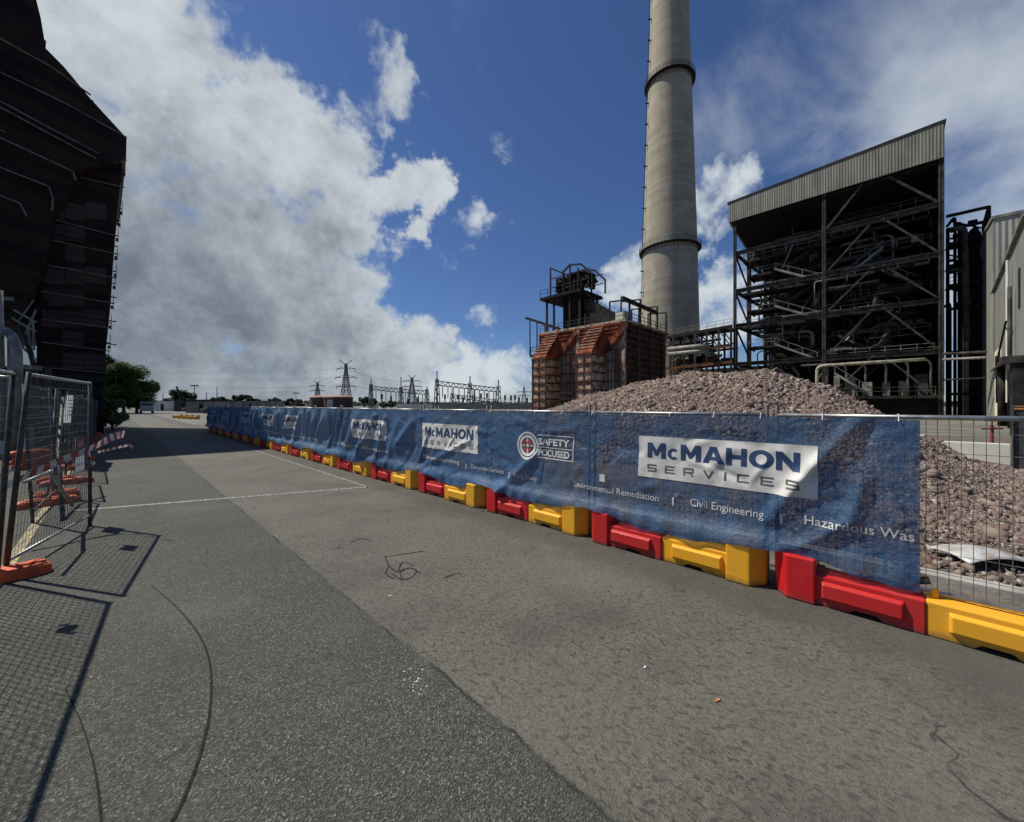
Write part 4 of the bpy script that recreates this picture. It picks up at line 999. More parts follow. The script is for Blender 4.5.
b = MB(); b.box(78, 84, -10.1, -8.15, 0, 19.5); tb(b, 'dark_casing', 'black')

# ---------------- white buildings on the right
P1 = Vector((42, -6.775, 0)); angw = R(-4.3); dw = Vector((math.cos(angw), math.sin(angw), 0)); nw = Vector((dw.y, -dw.x, 0))   # nw points to -Y
wb = empty('turbine_hall', tuple(P1), label='pale grey and cream hall at the right edge, with tall windows in its cream base', cat='industrial hall')
OW = Matrix.Translation(-P1)
def wq(s, z, out=0): return P1+dw*s-nw*out+Vector((0, 0, z))
def wbox(name, s0, s1, z0, z1, thick, m, out=0, z1b=None):
    b = MB(); a0 = wq(s0, z0, out); a1 = wq(s1, z0, out); t0 = wq(s0, z1, out); t1 = wq(s1, z1b if z1b is not None else z1, out)
    b.prism([a0, a1, t1, t0], nw*thick); return pb(b, name, m, par=wb, off=OW)
p_e = onplane(1001.5, 345, P1, angw); sE = (p_e-P1).dot(dw); p_f = onplane(984, 375, P1, angw); sF = (p_f-P1).dot(dw)
p_r = onplane(1022, 228, P1, angw); p_r2 = onplane(995, 290, P1, angw); s_r = (p_r-P1).dot(dw); s_r2 = (p_r2-P1).dot(dw)
HW = (p_r.z+p_r2.z)/2
wbox('wall', 0, sE, 0, HW, 12, 'cladding_x'); wbox('upper_wall', sE, sF, p_e.z, HW-.1, 12, 'cladding_x')
wbox('cream_base_wall', sE, sF, 0, p_e.z-.05, 11.9, 'cream', out=.03)
b = MB(); b.bar(wq(0, HW+.05, .1), wq(sF, HW+.03, .1), .25, .2); pb(b, 'roof_gutter', 'steel_light', par=wb, off=OW)
nwn = 6
for i in range(nwn):
    s0 = sE+.6+(sF-sE-2)*i/nwn; wd = (sF-sE)*.055
    b = MB(); b.prism([wq(s0, 4.6, .05), wq(s0+wd, 4.6, .05), wq(s0+wd, 7.0, .05), wq(s0, 7.0, .05)], -nw*.04); fo = pb(b, 'window', 'darkglass', par=wb, off=OW)
for i, px in enumerate((988.5, 991.5)):
    p = onplane(px, 320, P1, angw); s0 = (p-P1).dot(dw); wbox('vent', s0, s0+1.2, p.z-1, p.z+1, .1, 'darkglass', out=.06)
pdn = onplane(1012.5, 250, P1, angw); sd = (pdn-P1).dot(dw)
b = MB(); b.tube([wq(sd, 2, .25), wq(sd, HW-.8, .25)], .10, 8); pb(b, 'downpipe', 'whitewall', par=wb, off=OW)
pw = onplane(1020, 290, P1, angw); sw = (pw-P1).dot(dw); wbox('louvre', sw-.4, sw+.5, pw.z-1.3, pw.z+1.6, .1, 'darkglass', out=.06)
# shed / loading bay in front of the hall at the frame edge
b = MB(); sp = (onplane(1004, 400, P1, angw)-P1).dot(dw)
wbox('roller_door', sp-9, sp-1.0, 0, 4.6, .2, 'darkglass', out=.08)
b = MB(); b.prism([wq(sp-9, 4.8, .9), wq(sp-2.4, 4.8, .9), wq(sp-2.4, 5.3, 0.1), wq(sp-9, 5.3, .1)], (0, 0, .15)); pb(b, 'canopy', 'steel_mid', par=wb, off=OW)
pipe([wq(sp-8, 8.5, .4), wq(sp+.4, 5.8, .4), wq(sp+.4, 2, .4)], .07, 'steel_dark', par=wb, off=OW, bend=.3)
sxx = lambda px: (onplane(px, 400, P1, angw)-P1).dot(dw)
pipe([wq(sxx(1009), 0, .35), wq(sxx(1009), 5.5, .35)], .28, 'steel_dark', par=wb, off=OW)
pipe([wq(sxx(1016), 0, .3), wq(sxx(1016), 11, .3)], .12, 'steel_mid', par=wb, off=OW)
sg = MB(); p = onplane(1018, 422, P1, angw); sgn = (p-P1).dot(dw)
# tall hall behind
c = onX(993.5, 219, 67.5); th = empty('clad_tower_hall', (67.5, c.y, 0), label='taller pale ribbed metal hall rising behind the cream based one at the right edge', cat='industrial hall')
OH = Matrix.Translation((-67.5, -c.y, 0))
b = MB(); b.box(67.5, 92, c.y-22, c.y, 0, c.z); pb(b, 'wall', 'cladding', par=th, off=OH)
b = MB(); b.box(67.35, 92.2, c.y-22.2, c.y+.15, c.z, c.z+.3); pb(b, 'roof_edge', 'steel_light', par=th, off=OH)
# orange marker panel on a column by the yard
pc = depth(1018, 422, 22); cp = empty('marker_column', (pc.x, pc.y, 0), label='dark steel column with an orange panel at the far right above the fence rail', cat='column')
b = MB(); b.box(-.3, .3, -.25, .25, 0, 4.2); b.build('post', 'steel_dark', cp, bevel=.02)
b = MB(); b.box(-.36, -.305, -.2, .2, .05, 1.75); b.build('orange_panel', 'sign_orange', cp)
b = MB(); b.box(-.28, .28, -1.3, -.9, 0, 4.2); b.build('second_post', 'steel_mid', cp)
b = MB(); b.box(-.4, .4, -1.5, .6, 4.2, 4.6); b.build('head_beam', 'steel_mid', cp)
# bush/creeper at the tower foot
# ================================================================ CHIMNEY
cz = 110; cc = depth(669.5, HZ, cz); ch = empty('chimney_stack', (cc.x, cc.y, 0), label='very tall tapering concrete chimney with two dark ring platforms', cat='chimney')
def crad(h): return np.interp(h, [0, 23, 46, 94, 110, 170], [8.3, 7.75, 7.25, 5.75, 5.25, 4.3])
b = MB(); hs = [170*i/68 for i in range(69)]; b.tube([(0, 0, h) for h in hs], [float(crad(h)) for h in hs], 64); b.build('shaft', 'chimney', ch, smooth=True)
for hh in (46.0, 93.6):
    r = float(crad(hh)); b = MB(); n = 48
    for i in range(n):
        a0 = 2*math.pi*i/n; a1 = 2*math.pi*(i+1)/n; ri_ = r-.05; ro_ = r+1.0
        P = [(ri_*math.cos(a0), ri_*math.sin(a0)), (ro_*math.cos(a0), ro_*math.sin(a0)), (ro_*math.cos(a1), ro_*math.sin(a1)), (ri_*math.cos(a1), ri_*math.sin(a1))]
        b.quadbox([(x, y, hh-.5) for x, y in P]+[(x, y, hh-.2) for x, y in P])
        b.bar((ro_*math.cos(a0), ro_*math.sin(a0), hh-.2), (ro_*math.cos(a0), ro_*math.sin(a0), hh+.9), .07)
        for q_ in (.35, .9): b.bar((ro_*math.cos(a0), ro_*math.sin(a0), hh+q_), (ro_*math.cos(a1), ro_*math.sin(a1), hh+q_), .06)
        b.bar((r*math.cos(a0), r*math.sin(a0), hh-1.5), (ro_*math.cos(a0), ro_*math.sin(a0), hh-.5), .1)
    b.build('ring_platform', 'steel_dark', ch)
dirl = -RT; b = MB()
for s_ in (-.25, .25):
    off = FW*s_
    b.tube([(dirl*(float(crad(h))+.5)+off*1+Vector((0, 0, h))) for h in range(2, 168, 6)], .05, 4)
for h in range(4, 166, 6): p = dirl*float(crad(h)); b.bar(p+Vector((0, 0, h)), p+dirl*.9+Vector((0, 0, h)), .3, .25)
b.build('ladder', 'steel_mid', ch)

# ================================================================ RUSTY PRECIPITATOR BUILDING
XR = 40.0; YA = onX(624, 318, XR).y; YZ = onX(541, 334, XR).y; HR = 11.5
rb = empty('rusty_boiler_casing', (XR, YA, 0), label='rust red ribbed block with two pale stained buttresses left of the chimney', cat='industrial building')
OR_ = Matrix.Translation((-XR, -YA, 0))
def rr(mb, n, m, **k): return pb(mb, n, m, par=rb, off=OR_, **k)
b = MB(); b.box(XR, XR+11.5, YA, YZ, 0, HR-.3); rr(b, 'wall', 'rustwall')
# side wall ribs (facing the camera's right), dark
b = MB()
for i in range(14): z = .8+i*.75; b.box(XR+.2, XR+11.3, YA-.10, YA-.005, z, z+.16)
rr(b, 'side_ribs', 'steel_rust')
b = MB(); b.box(XR+.05, XR+11.45, YA-.02, YA-.002, 0, HR-.35); rr(b, 'side_wall', 'steel_dark')
for x in (XR+3, XR+6.5, XR+10): b = MB(); b.box(x, x+.3, YA-.35, YA-.11, 0, HR); rr(b, 'side_post', 'steel_rust')
b = MB(); b.box(XR-.12, XR+.22, YA-.14, YA+.2, 0, HR-.35); rr(b, 'corner_post', 'rustpale')
b = MB(); b.box(XR-.35, XR+11.8, YA-.4, YZ+.3, HR-.3, HR-.05); rr(b, 'roof_slab', 'rustpale')
YMID = (YA+YZ)/2
B1 = (onX(545, 400, XR-3).y, onX(532, 400, XR-3).y); B2 = (onX(591, 400, XR-3).y, onX(576, 400, XR-3).y)
# rust-red ribbed headers above, stepping down into the buttresses
def header(y0, y1, yb0, yb1):
    b = MB(); b.prism([(XR-.4, y1, HR-.35), (XR-.4, y0, HR-.35), (XR-.4, y0, 9.6), (XR-.4, yb0-.6, 8.0), (XR-.4, y1, 8.0)], (.39, 0, 0)); rr(b, 'upper_casing', 'rustred')
    b = MB(); b.prism([(XR-.38, yb1, HR-.6), (XR-.38, yb1, 7.7), (XR-3, yb1, 7.7)], (0, yb0-yb1, 0)); rr(b, 'sloping_hood', 'rustred')
    b = MB(); i = 0
    for i in range(8):
        z = 8.3+i*.4; xs = XR-3+2.6*(z-7.7)/(HR-.6-7.7)-.14; b.box(xs, xs+.25, yb0-.02, yb1+.02, z, z+.09)
    rr(b, 'hood_ribs', 'rustpale')
    b = MB()
    for i in range(7): z = 8.25+i*.45; b.box(XR-.52, XR-.41, y0+.2 if z > 9.6 else yb1-.2, y1, z, z+.10)
    rr(b, 'casing_ribs', 'rustred')
header(YA+.1, YMID-.3, B2[0], B2[1]); header(YMID+.3, YZ, B1[0], B1[1])
for (y0, y1) in (B1, B2):
    b = MB(); b.box(XR-2.9, XR-.01, y0, y1, 0, 7.7); rr(b, 'buttress', 'rustpale')
    b = MB()
    for i in range(8): z = .45+i*1.0; b.box(XR-3.04, XR-.02, y0-.12, y1+.12, z, z+.16)
    rr(b, 'buttress_bands', 'steel_rust')
    b = MB()
    for q_ in (0, .5, 1):
        yy = y0+(y1-y0)*q_; b.box(XR-2.98, XR-2.905, yy-.06, yy+.06, 0, 7.7)
    rr(b, 'buttress_ribs', 'steel_rust')
    b = MB(); b.prism([(XR-.5, y0-.15, 7.7), (XR-.5, y0-3.2, 10.7), (XR-.5, y0-2.6, 10.9), (XR-.5, y0-.15, 8.4)], (.09, 0, 0)); rr(b, 'gusset', 'rustred')
b = MB(); b.box(XR-.3, XR-.02, YMID-.2, YMID+.2, 0, HR-.35); rr(b, 'centre_pilaster', 'rustpale')
for y0, y1 in ((YA+.4, B2[0]-.2), (B2[1]+.2, YMID-.3), (YMID+.3, B1[0]-.2)):
    b = MB()
    for i in range(6): z = 2.1+i*1.2; b.box(XR-.10, XR-.002, y0, y1, z, z+.10)
    for j in range(4): yy = y0+(y1-y0)*(j+.5)/4; b.box(XR-.06, XR-.002, yy-.03, yy+.03, 1.8, 8)
    rr(b, 'wall_ribs', 'steel_rust')
    b = MB()
    for z in (1.9, 2.6, 3.3): b.bar((XR-.9, y0, z), (XR-.9, y1, z), .16)
    rr(b, 'rail', 'steel_light')
handrail((XR-.2, YA, HR-.05), (XR-.2, YZ, HR-.05), par=rb, off=OR_, m='steel_mid', h=.9)
handrail((XR, YA-.2, HR-.05), (XR+11, YA-.2, HR-.05), par=rb, off=OR_, m='steel_mid', h=.9)
b = MB(); b.box(XR+.2, XR+1.4, YA+.1, YA+1.2, HR-.04, HR+1.0); rr(b, 'roof_box', 'whitewall', bevel=.05)
# left jib gantry and ledge
p1 = onX(526, 318, XR+2); p2 = onX(560, 329, XR+2)
b = MB(); b.bar(p1, p2, .3, .35)
for px in (530, 537, 545, 553):
    p = onX(px, 326, XR+2); b.bar((p.x, p.y, 8.8 if px < 545 else HR), (p.x, p.y, p1.z+(p2.z-p1.z)*((px-526)/34)), .12)
rr(b, 'gantry', 'steel_dark')
b = MB(); b.box(XR+1, XR+4, YZ, YZ+2.8, 8.6, 8.9); rr(b, 'side_ledge', 'steel_dark'); handrail((XR+1, YZ+2.7, 8.9), (XR+4, YZ+2.7, 8.9), par=rb, off=OR_, m='steel_dark'); handrail((XR+1, YZ, 8.9), (XR+1, YZ+2.7, 8.9), par=rb, off=OR_, m='steel_dark')
# right gantry frames over the side
for (pxa, pxb, pya, pyb) in ((622, 657, 298, 313),):
    a_ = onplane(pxa, pya, (XR+2, YA, 0), 0); e_ = onplane(pxb, pyb, (XR+8, YA, 0), 0)
    b = MB(); b.bar(a_, e_, .35, .4); rr(b, 'gantry', 'steel_dark')
for px, py in ((627, 300), (638, 300), (648, 308), (655, 307), (664, 313)):
    p = onplane(px, py, (XR, YA, 0), 0)
    b = MB(); b.bar((p.x, YA-.3, HR-.5), (p.x, YA-.3, p.z), .18); b.bar((p.x, YA-.3, p.z), (p.x, YA+2.2, p.z+.2), .15); b.bar((p.x, YA+2.2, HR-.1), (p.x, YA+2.2, p.z+.2), .15); rr(b, 'davit_frame', 'steel_dark')
# machinery tower on the roof
mt = empty('roof_headframe', (XR+7, (YZ+YMID)/2, HR-.05), label='black skeletal winch tower standing on the roof of the rusty block', cat='headframe')
XT = XR+6.0
def px_t(px, py): return onX(px, py, XT)
OM = Matrix.Translation((-(XR+7), -(YZ+YMID)/2, -(HR-.05)))
def mm(mb, n, m, **k): return pb(mb, n, m, par=mt, off=OM, **k)
pl = px_t(544, 300); pr = px_t(584, 298); zt = pl.z
b = MB(); b.box(XT-1, XT+5, pr.y, pl.y, zt-.3, zt+.1); mm(b, 'platform', 'black')
handrail((XT-.9, pr.y, zt), (XT-.9, pl.y, zt), par=mt, off=OM, m='steel_dark', h=1.2)
for px in (549, 556, 572, 582):
    p = px_t(px, 300)
    for xx in (XT-.5, XT+4): b = MB(); b.bar((xx, p.y, HR-.05), (xx, p.y, zt-.3), .25); mm(b, 'leg', 'steel_dark')
p1 = px_t(561, 300); p2 = px_t(578, 300); b = MB(); b.box(XT+.5, XT+4, p2.y, p1.y, HR-.05, zt-.3); mm(b, 'machine_house', 'black')
# duct falling away to the right
a_ = px_t(584, 299); e_ = px_t(618, 322)
b = MB(); b.prism([(XT, a_.y, a_.z+.2), (XT, a_.y, HR+.2), (XT, e_.y, HR+.1), (XT, e_.y, e_.z-.1), (XT, px_t(607, 300).y, px_t(607, 311).z)], (3, 0, 0)); mm(b, 'conveyor_housing', 'steel_dark')
handrail((XT-.05, a_.y, a_.z), (XT-.05, e_.y, e_.z), par=mt, off=OM, m='steel_dark', h=1)
# cage
yc0 = px_t(551, 280).y; yc1 = px_t(590, 280).y; zc = px_t(560, 266).z
for (px, py) in ((550.5, 268), (563, 273), (570, 264), (578, 268), (592, 274)):
    p = px_t(px, py)
    for xx in (XT, XT+3.5): b = MB(); b.bar((xx, p.y, zt), (xx, p.y, p.z), .18); mm(b, 'cage_post', 'steel_dark')
for xx in (XT, XT+3.5):
    L = [px_t(*q_) for q_ in ((550.5, 268), (562, 273), (570, 265), (581, 264), (592, 274))]
    b = MB()
    for i in range(len(L)-1): b.bar((xx, L[i].y, L[i].z), (xx, L[i+1].y, L[i+1].z), .22)
    for zz_ in (.35, .65): b.bar((xx, yc0, zt+(zc-zt)*zz_), (xx, yc1, zt+(zc-zt)*zz_), .12)
    mm(b, 'cage_frame', 'steel_dark')
b = MB(); c1 = px_t(563, 290); c2 = px_t(586, 276); b.prism([(XT+.5, c1.y+1.2, zt+1.4), (XT+.5, px_t(588, 287).y, zt+1.6), (XT+.5, px_t(583, 279).y, zt+2.9), (XT+.5, px_t(568, 275).y, zt+3.3), (XT+.5, px_t(556, 284).y, zt+2.0)], (2.3, 0, 0)); mm(b, 'winch_hood', 'black')
for i in range(24):
    p = px_t(rnd.uniform(553, 588), 292); s_ = rnd.uniform(.3, .9); b = MB(); b.box(XT+.4, XT+.4+s_, p.y-s_, p.y, zt+.1+rnd.uniform(0, 1), zt+1+s_+rnd.uniform(0, 1.4)); mm(b, 'winch_gear', 'steel_dark', bevel=.03)

# ================================================================ LEFT DARK STRUCTURE
ls = empty('precipitator_house', (-2, 35, 0), label='huge dark brown clad house on stilts overhanging the road at the left', cat='industrial building')
OL = Matrix.Translation((2, -35, 0))
def lb(mb, n, m, **k): return pb(mb, n, m, par=ls, off=OL, **k)
A12 = R(12); A28 = R(28); CR = Vector((.0, 35, 0)); CU = Vector((.36, 35, 0))
back = Vector((-.25, 13, 0))
def lp(px, py, u=False): return onplane(px, py, CU if u else CR, A28 if u else A12)
# lower tower (front silhouette then extruded back)
tow = [lp(36, 372), lp(105, 376), lp(106, 350), lp(108, 330), lp(111, 300), lp(113, 265), lp(118, 205), lp(122, 170), lp(122, 150), lp(46, 150), lp(42, 230), lp(38, 300)]
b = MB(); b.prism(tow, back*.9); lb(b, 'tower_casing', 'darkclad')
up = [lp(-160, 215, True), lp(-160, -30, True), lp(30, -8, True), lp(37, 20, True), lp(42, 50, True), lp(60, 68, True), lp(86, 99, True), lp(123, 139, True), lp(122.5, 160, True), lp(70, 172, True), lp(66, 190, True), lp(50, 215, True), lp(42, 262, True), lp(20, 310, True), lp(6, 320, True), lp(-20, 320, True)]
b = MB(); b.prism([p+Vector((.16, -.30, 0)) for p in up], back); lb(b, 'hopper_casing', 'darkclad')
# overlapping cladding sheets, each a shade proud of the casing
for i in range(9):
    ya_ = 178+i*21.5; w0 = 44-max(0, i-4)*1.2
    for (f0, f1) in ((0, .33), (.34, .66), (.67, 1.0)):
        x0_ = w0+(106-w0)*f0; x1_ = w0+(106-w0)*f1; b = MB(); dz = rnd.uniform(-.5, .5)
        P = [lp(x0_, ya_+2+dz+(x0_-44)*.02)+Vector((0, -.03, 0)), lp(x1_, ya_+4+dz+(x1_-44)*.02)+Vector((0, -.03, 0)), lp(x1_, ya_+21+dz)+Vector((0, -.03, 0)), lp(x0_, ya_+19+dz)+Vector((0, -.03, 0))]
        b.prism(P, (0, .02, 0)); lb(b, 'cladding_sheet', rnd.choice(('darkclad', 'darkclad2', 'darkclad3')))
# projecting flange rails
def flange(pts, u, w=.07, m='clad_rail', out=.42):
    P = [lp(x, y, u)+Vector((.2, -out, 0)) for x, y in pts]; b = MB()
    for i in range(len(P)-1): b.bar(P[i], P[i+1], w, w)
    lb(b, 'cladding_rail', m)
for pts in ([(-30, 27), (0, 44), (46, 69), (86, 97)], [(-30, 62), (0, 77), (60, 105), (122, 139)], [(-30, 91), (0, 106), (45, 130), (94, 155)], [(-30, 98), (0, 112), (45, 136), (91, 160)], [(-20, 133), (2, 143), (40, 160), (68, 173), (71, 182)],
            [(-20, 162), (0, 171), (44, 188), (48, 200), (47, 212)], [(-20, 191), (0, 199), (15, 205), (22, 218)], [(-10, 130), (0, 134)]):
    flange(pts, True)
for pts in ([(49, 219), (114, 236)], [(43, 239), (114, 254)], [(40, 264), (112, 278)], [(36, 291), (110, 303)], [(37, 319), (107, 328)], [(37, 342), (106, 351)], [(36, 367), (104, 373)], [(76, 177), (120, 187)], [(97, 152), (122, 160)]):
    flange(pts, False, .055, out=.12)
for y_ in (232, 246, 286, 311, 335):
    flange([(41, y_), (112, y_+12*(300/ max(y_, 1))**1.0*.9)], False, .06, m='steel_dark', out=.08)
b = MB(); P = [lp(40, 232)+Vector((0, -.5, 0)), lp(36, 277)+Vector((0, -.5, 0))]; b.bar(P[0], P[1], .22); lb(b, 'drain_pipe', 'steel_mid')
# ragged brackets down the right edge
for (px, py) in ((124, 142), (123.5, 152), (121, 172), (124, 166), (121, 205), (119, 217), (117, 232), (116, 250), (115, 268), (114, 280), (112, 300), (110, 320), (109, 340), (107, 352)):
    p = lp(px, py); b = MB(); b.bar(p+Vector((-.1, .3, -.15)), p+Vector((.07, .3, -.15)), .06); b.bar(p+Vector((.06, .3, -.55)), p+Vector((.05, .3, .4)), .03); b.box(p.x-.06, p.x+.04, p.y+.2, p.y+.4, p.z-.5, p.z-.32); lb(b, 'edge_bracket', 'steel_dark')
for (pa, pb2) in (((38, 20), (43, 50)), ((33, 10), (38, 45)), ((44, 40), (43, 52)), ((84, 97), (93, 102))):
    b = MB(); b.bar(lp(*pa, True), lp(*pb2, True), .12); lb(b, 'roof_spar', 'steel_rust')
# stilts
for (px, dy) in ((44, 0), (98, 0), (44, 12), (98, 12), (-5, -.3), (-5, 11)):
    p = lp(px, 370); b = MB(); b.bar((p.x, p.y+dy+.4, 0), (p.x, p.y+dy+.4, p.z+.1), .5); lb(b, 'stilt', 'steel_dark')
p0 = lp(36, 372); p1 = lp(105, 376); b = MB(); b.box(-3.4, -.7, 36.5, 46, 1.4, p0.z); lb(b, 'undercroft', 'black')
b = MB(); b.bar(lp(36, 372)+Vector((0, -.1, -.2)), lp(105, 377)+Vector((0, -.1, -.2)), .4, .4); lb(b, 'sill_beam', 'steel_dark')
b = MB(); b.bar(lp(-60, 345), lp(40, 300)+Vector((0, .3, 0)), .35); lb(b, 'strut', 'black')
b = MB(); b.bar(lp(22, 322), lp(46, 300), .3); lb(b, 'strut', 'black')

# ---------------- pipework under it
pf = empty('pipe_manifold', (-2.5, 22, 0), label='pale lagged pipes and walkway rails under the dark house at the left edge', cat='pipework')
OP = Matrix.Translation((2.5, -22, 0)); kw = dict(par=pf, off=OP)
def D(px, py, Z): return depth(px, py, Z)
pipe([D(17, 455, 13), D(17, 345, 13), D(8, 330, 13.4), D(-25, 328, 14)], .13, 'insul', bend=.5, **kw)
pipe([D(-4, 290, 13), D(-2, 370, 13)], .15, 'insul', **kw)
pipe([D(10, 340, 14), D(10, 470, 14)], .07, 'insul', **kw); pipe([D(3, 375, 14), D(3, 440, 14)], .09, 'steel_light', **kw)
pipe([D(-20, 375, 12), D(16, 378, 12)], .05, 'galv', **kw)
pipe([D(20, 325, 15), D(30, 350, 15), D(34, 366, 15)], .08, 'steel_mid', **kw); pipe([D(-10, 298, 14), D(12, 299, 14)], .07, 'steel_light', **kw)
for (a_, e_, w_) in (((12, 318), (36, 332), .06), ((14, 310), (36, 322), .06), ((18, 322), (34, 300), .04), ((24, 338), (36, 310), .05), ((20, 345), (36, 360), .05), ((28, 325), (30, 350), .05), ((33, 320), (34, 350), .05)):
    b = MB(); b.bar(D(*a_, 15), D(*e_, 15), w_); pb(b, 'walkway_rail', 'steel_light', **kw)
for px in (22, 27, 34, 48): b = MB(); b.bar(Vector((D(px, 405, 15).x, D(px, 405, 15).y, 0)), D(px, 366, 15), .16); pb(b, 'support_post', 'steel_mid', **kw)
b = MB(); b.bar(D(16, 366, 15), D(37, 368, 15), .35, .18); pb(b, 'cross_beam', 'steel_light', **kw)
for i in range(8):
    px = 45+i*6; b = MB(); b.bar(D(px, 432, 15), D(px+1, 395, 15), .04); pb(b, 'baluster', 'steel_light', **kw)
for (x0_, y0_, x1_, y1_) in ((44, 424, 66, 420), (42, 398, 90, 400), (40, 412, 62, 409)):
    b = MB(); b.bar(D(x0_, y0_, 15), D(x1_, y1_, 15), .05); pb(b, 'walkway_rail', 'galv', **kw)
wallseg('low_yard_wall', D(-40, 405, 14), D(31, 405, 14.2), 1.0, .2, 'whitewall', 'low pale wall behind the fence at the left edge beneath the pipes', 'wall')
dk = MB(); q = D(20, 405, 24); dk.box(-12, -2.6, 26, 30, 0, 3.4)
dko = tag(dk.build('dark_shed', 'black', bevel=.02), 'black low shed in the shade behind the pipes under the dark house', 'shed')
dd = MB(); dd.box(-4.4, -3.2, 25.93, 25.97, .1, 2.2); dd.build('door', 'steel_dark', dko)

# ================================================================ LEFT FENCES
def foot(par, y, m='orange', ln=.62):
    f = MB(); n = 18; out = []
    for i in range(n):
        a_ = 2*math.pi*i/n; x = ln/2*(abs(math.cos(a_))**.5)*(1 if math.cos(a_) > 0 else -1); yy = .125*(abs(math.sin(a_))**.6)*(1 if math.sin(a_) > 0 else -1); out.append((x, yy))
    b0 = len(f.v)
    for (zz_, sc) in ((0, 1.0), (.085, .97), (.12, .82)):
        for (x, yy) in out: f.v.append((x*sc, y+yy*sc, zz_))
    for L in range(2):
        for i in range(n): j = (i+1) % n; f.f.append((b0+L*n+i, b0+L*n+j, b0+(L+1)*n+j, b0+(L+1)*n+i)); f.mi.append(0)
    f.f.append(tuple(b0+2*n+i for i in range(n))); f.mi.append(0); f.f.append(tuple(b0+i for i in reversed(range(n)))); f.mi.append(0)
    for sx in (-.16, .16): f.box(sx-.10, sx+.10, y-.05, y+.05, .118, .14)
    return f.build('foot', m, par, bevel=.006)
# panel A (open leaf swung to the road) : near post base, far post base
gA = Vector((-.80, 6.62, 0)); gB = Vector((-.257, 8.5, 0))
def leaf(name, a, b, h, lean_a, label, z0=.16, sheets=True):
    """panel between two ground points, with the given sideways lean of each top"""
    t = empty(name, tuple(a), label=label, cat='fence panel', group='loose mesh panels on the left')
    la, lb_ = Vector(lean_a[0]), Vector(lean_a[1]); w = b-a
    def P(s, z): return w*s+(la*(1-s)+lb_*s)*(z/h)+Vector((0, 0, z))
    for s_ in (0, 1): f = MB(); f.tube([P(s_, 0), P(s_, h+.03)], .022, 8); f.build('post', 'oldgalv', t, smooth=True)
    f = MB(); f.tube([P(0, h), P(1, h)], .020, 8); f.build('top_rail', 'galv', t, smooth=True)
    f = MB(); f.tube([P(0, z0), P(1, z0)], .017, 8); f.build('bottom_rail', 'galv', t, smooth=True)
    m = MB(); L = w.length; n = int(L/.062)
    for i in range(1, n): m.tube([P(i/n, z0), P(i/n, h)], .0026, 4, cap=False)
    nz_ = int((h-z0)/.11)
    for j in range(1, nz_): z = z0+(h-z0)*j/nz_; m.tube([P(0, z), P(1, z)], .0026, 4, cap=False)
    m.build('wire_infill', 'wire', t, fix=False)
    return t, P
t, PA = leaf('mesh_gate_leaf', gA, gB, 2.12, ((.17, -.14, 0), (.0, .0, 0)), 'open mesh gate leaf at the left with signs and danger tape tied on')
# bent stay
b = MB(); b.tube([PA(.12, .95)+Vector((-.02, .03, 0)), PA(.45, .95)+Vector((-.05, .3, 0))], .018, 8); b.tube([PA(.42, .95)+Vector((-.05, .3, 0)), PA(.68, .35)+Vector((0, .5, 0))], .022, 8); b.build('stay', 'galv', t, smooth=True)
tC, PC = leaf('mesh_gate_leaf', Vector((-1.12, 3.1, 0)), Vector((-.84, 6.50, 0)), 2.12, ((.1, 0, 0), (.12, -.12, 0)), 'nearest mesh fence panel at the left edge of the photo with a thick olive post')
cs = grid_mesh('shadow_sheet', 'thin_paper', [-.13+.26*j/12 for j in range(13)], [-.12+.24*j/10 for j in range(11)], lambda u, v: Vector((-.80+.03*math.sin(u*40)+.02*math.sin(v*33), 5.75+u*(1-.6*abs(v)/.12*.5), 1.66+v*(1-abs(u)*3))))  # unseen sheet added to throw a dark blob of shadow on the road
tag(cs, 'unseen crumpled sheet hung on the nearest left mesh panel for its shadow on the road', 'plastic bag')
ft = empty('ballast_block', (-.78, 6.50, 0), R(8), 'orange plastic fence foot lying at the left edge in the foreground', 'fence foot'); foot(ft, 0)
# line of panels further on
fl = None
xl = -.84; ya = 9.3; nleft = 14
protoL = empty('temporary_fence_panel'); ff = MB()
for y in (.03, 2.27): ff.tube([(0, y, 0), (0, y, 2.12)], .021, 8)
ff.tube([(0, .03, 2.08), (0, 2.27, 2.08)], .019, 8); ff.tube([(0, .03, .16), (0, 2.27, .16)], .017, 8); ff.build('frame', 'oldgalv', protoL, smooth=True)
mm_ = MB()
for i in range(1, 28): mm_.tube([(0, i*.082, .16), (0, i*.082, 2.08)], .0026, 4, cap=False)
for i in range(1, 13): mm_.tube([(0, .03, .16+i*.148), (0, 2.27, .16+i*.148)], .0026, 4, cap=False)
mm_.build('wire_infill', 'wire', protoL, fix=False); foot(protoL, 2.30)
for i in range(nleft):
    o = protoL if i == 0 else copy_tree(protoL)
    o.location = (xl+random.uniform(-.06, .06), ya+i*2.33, 0); o.rotation_euler = (0, R(random.uniform(-3, 3)), R(random.uniform(-3, 3)))
    lab = 'mesh fence panel on an orange foot, %s beyond the open gate leaf on the left' % ordn[i]
    if i >= 3:
        lab = 'grey cloth covered fence panel, %s beyond the open gate leaf on the left' % ordn[i]
    tag(o, lab, 'fence panel', 'mesh fence panels along the left of the road')
sheetproto = None
for i in range(3, nleft):
    par = [o for o in COL.objects if o.name.startswith('temporary_fence_panel') and o.get('group', '').startswith('mesh fence panels along the left')][i]
    if sheetproto is None:
        sheetproto = grid_mesh('shade_cloth', 'greycloth', [.05+2.2*j/24 for j in range(25)], [.22+1.8*j/14 for j in range(15)], lambda u, v: (.03+.03*math.sin(u*7+v*3)+.02*math.sin(v*9+u*2), u, v+.03*math.sin(u*5)), par)
    else:
        c_ = sheetproto.copy(); COL.objects.link(c_); c_.parent = par
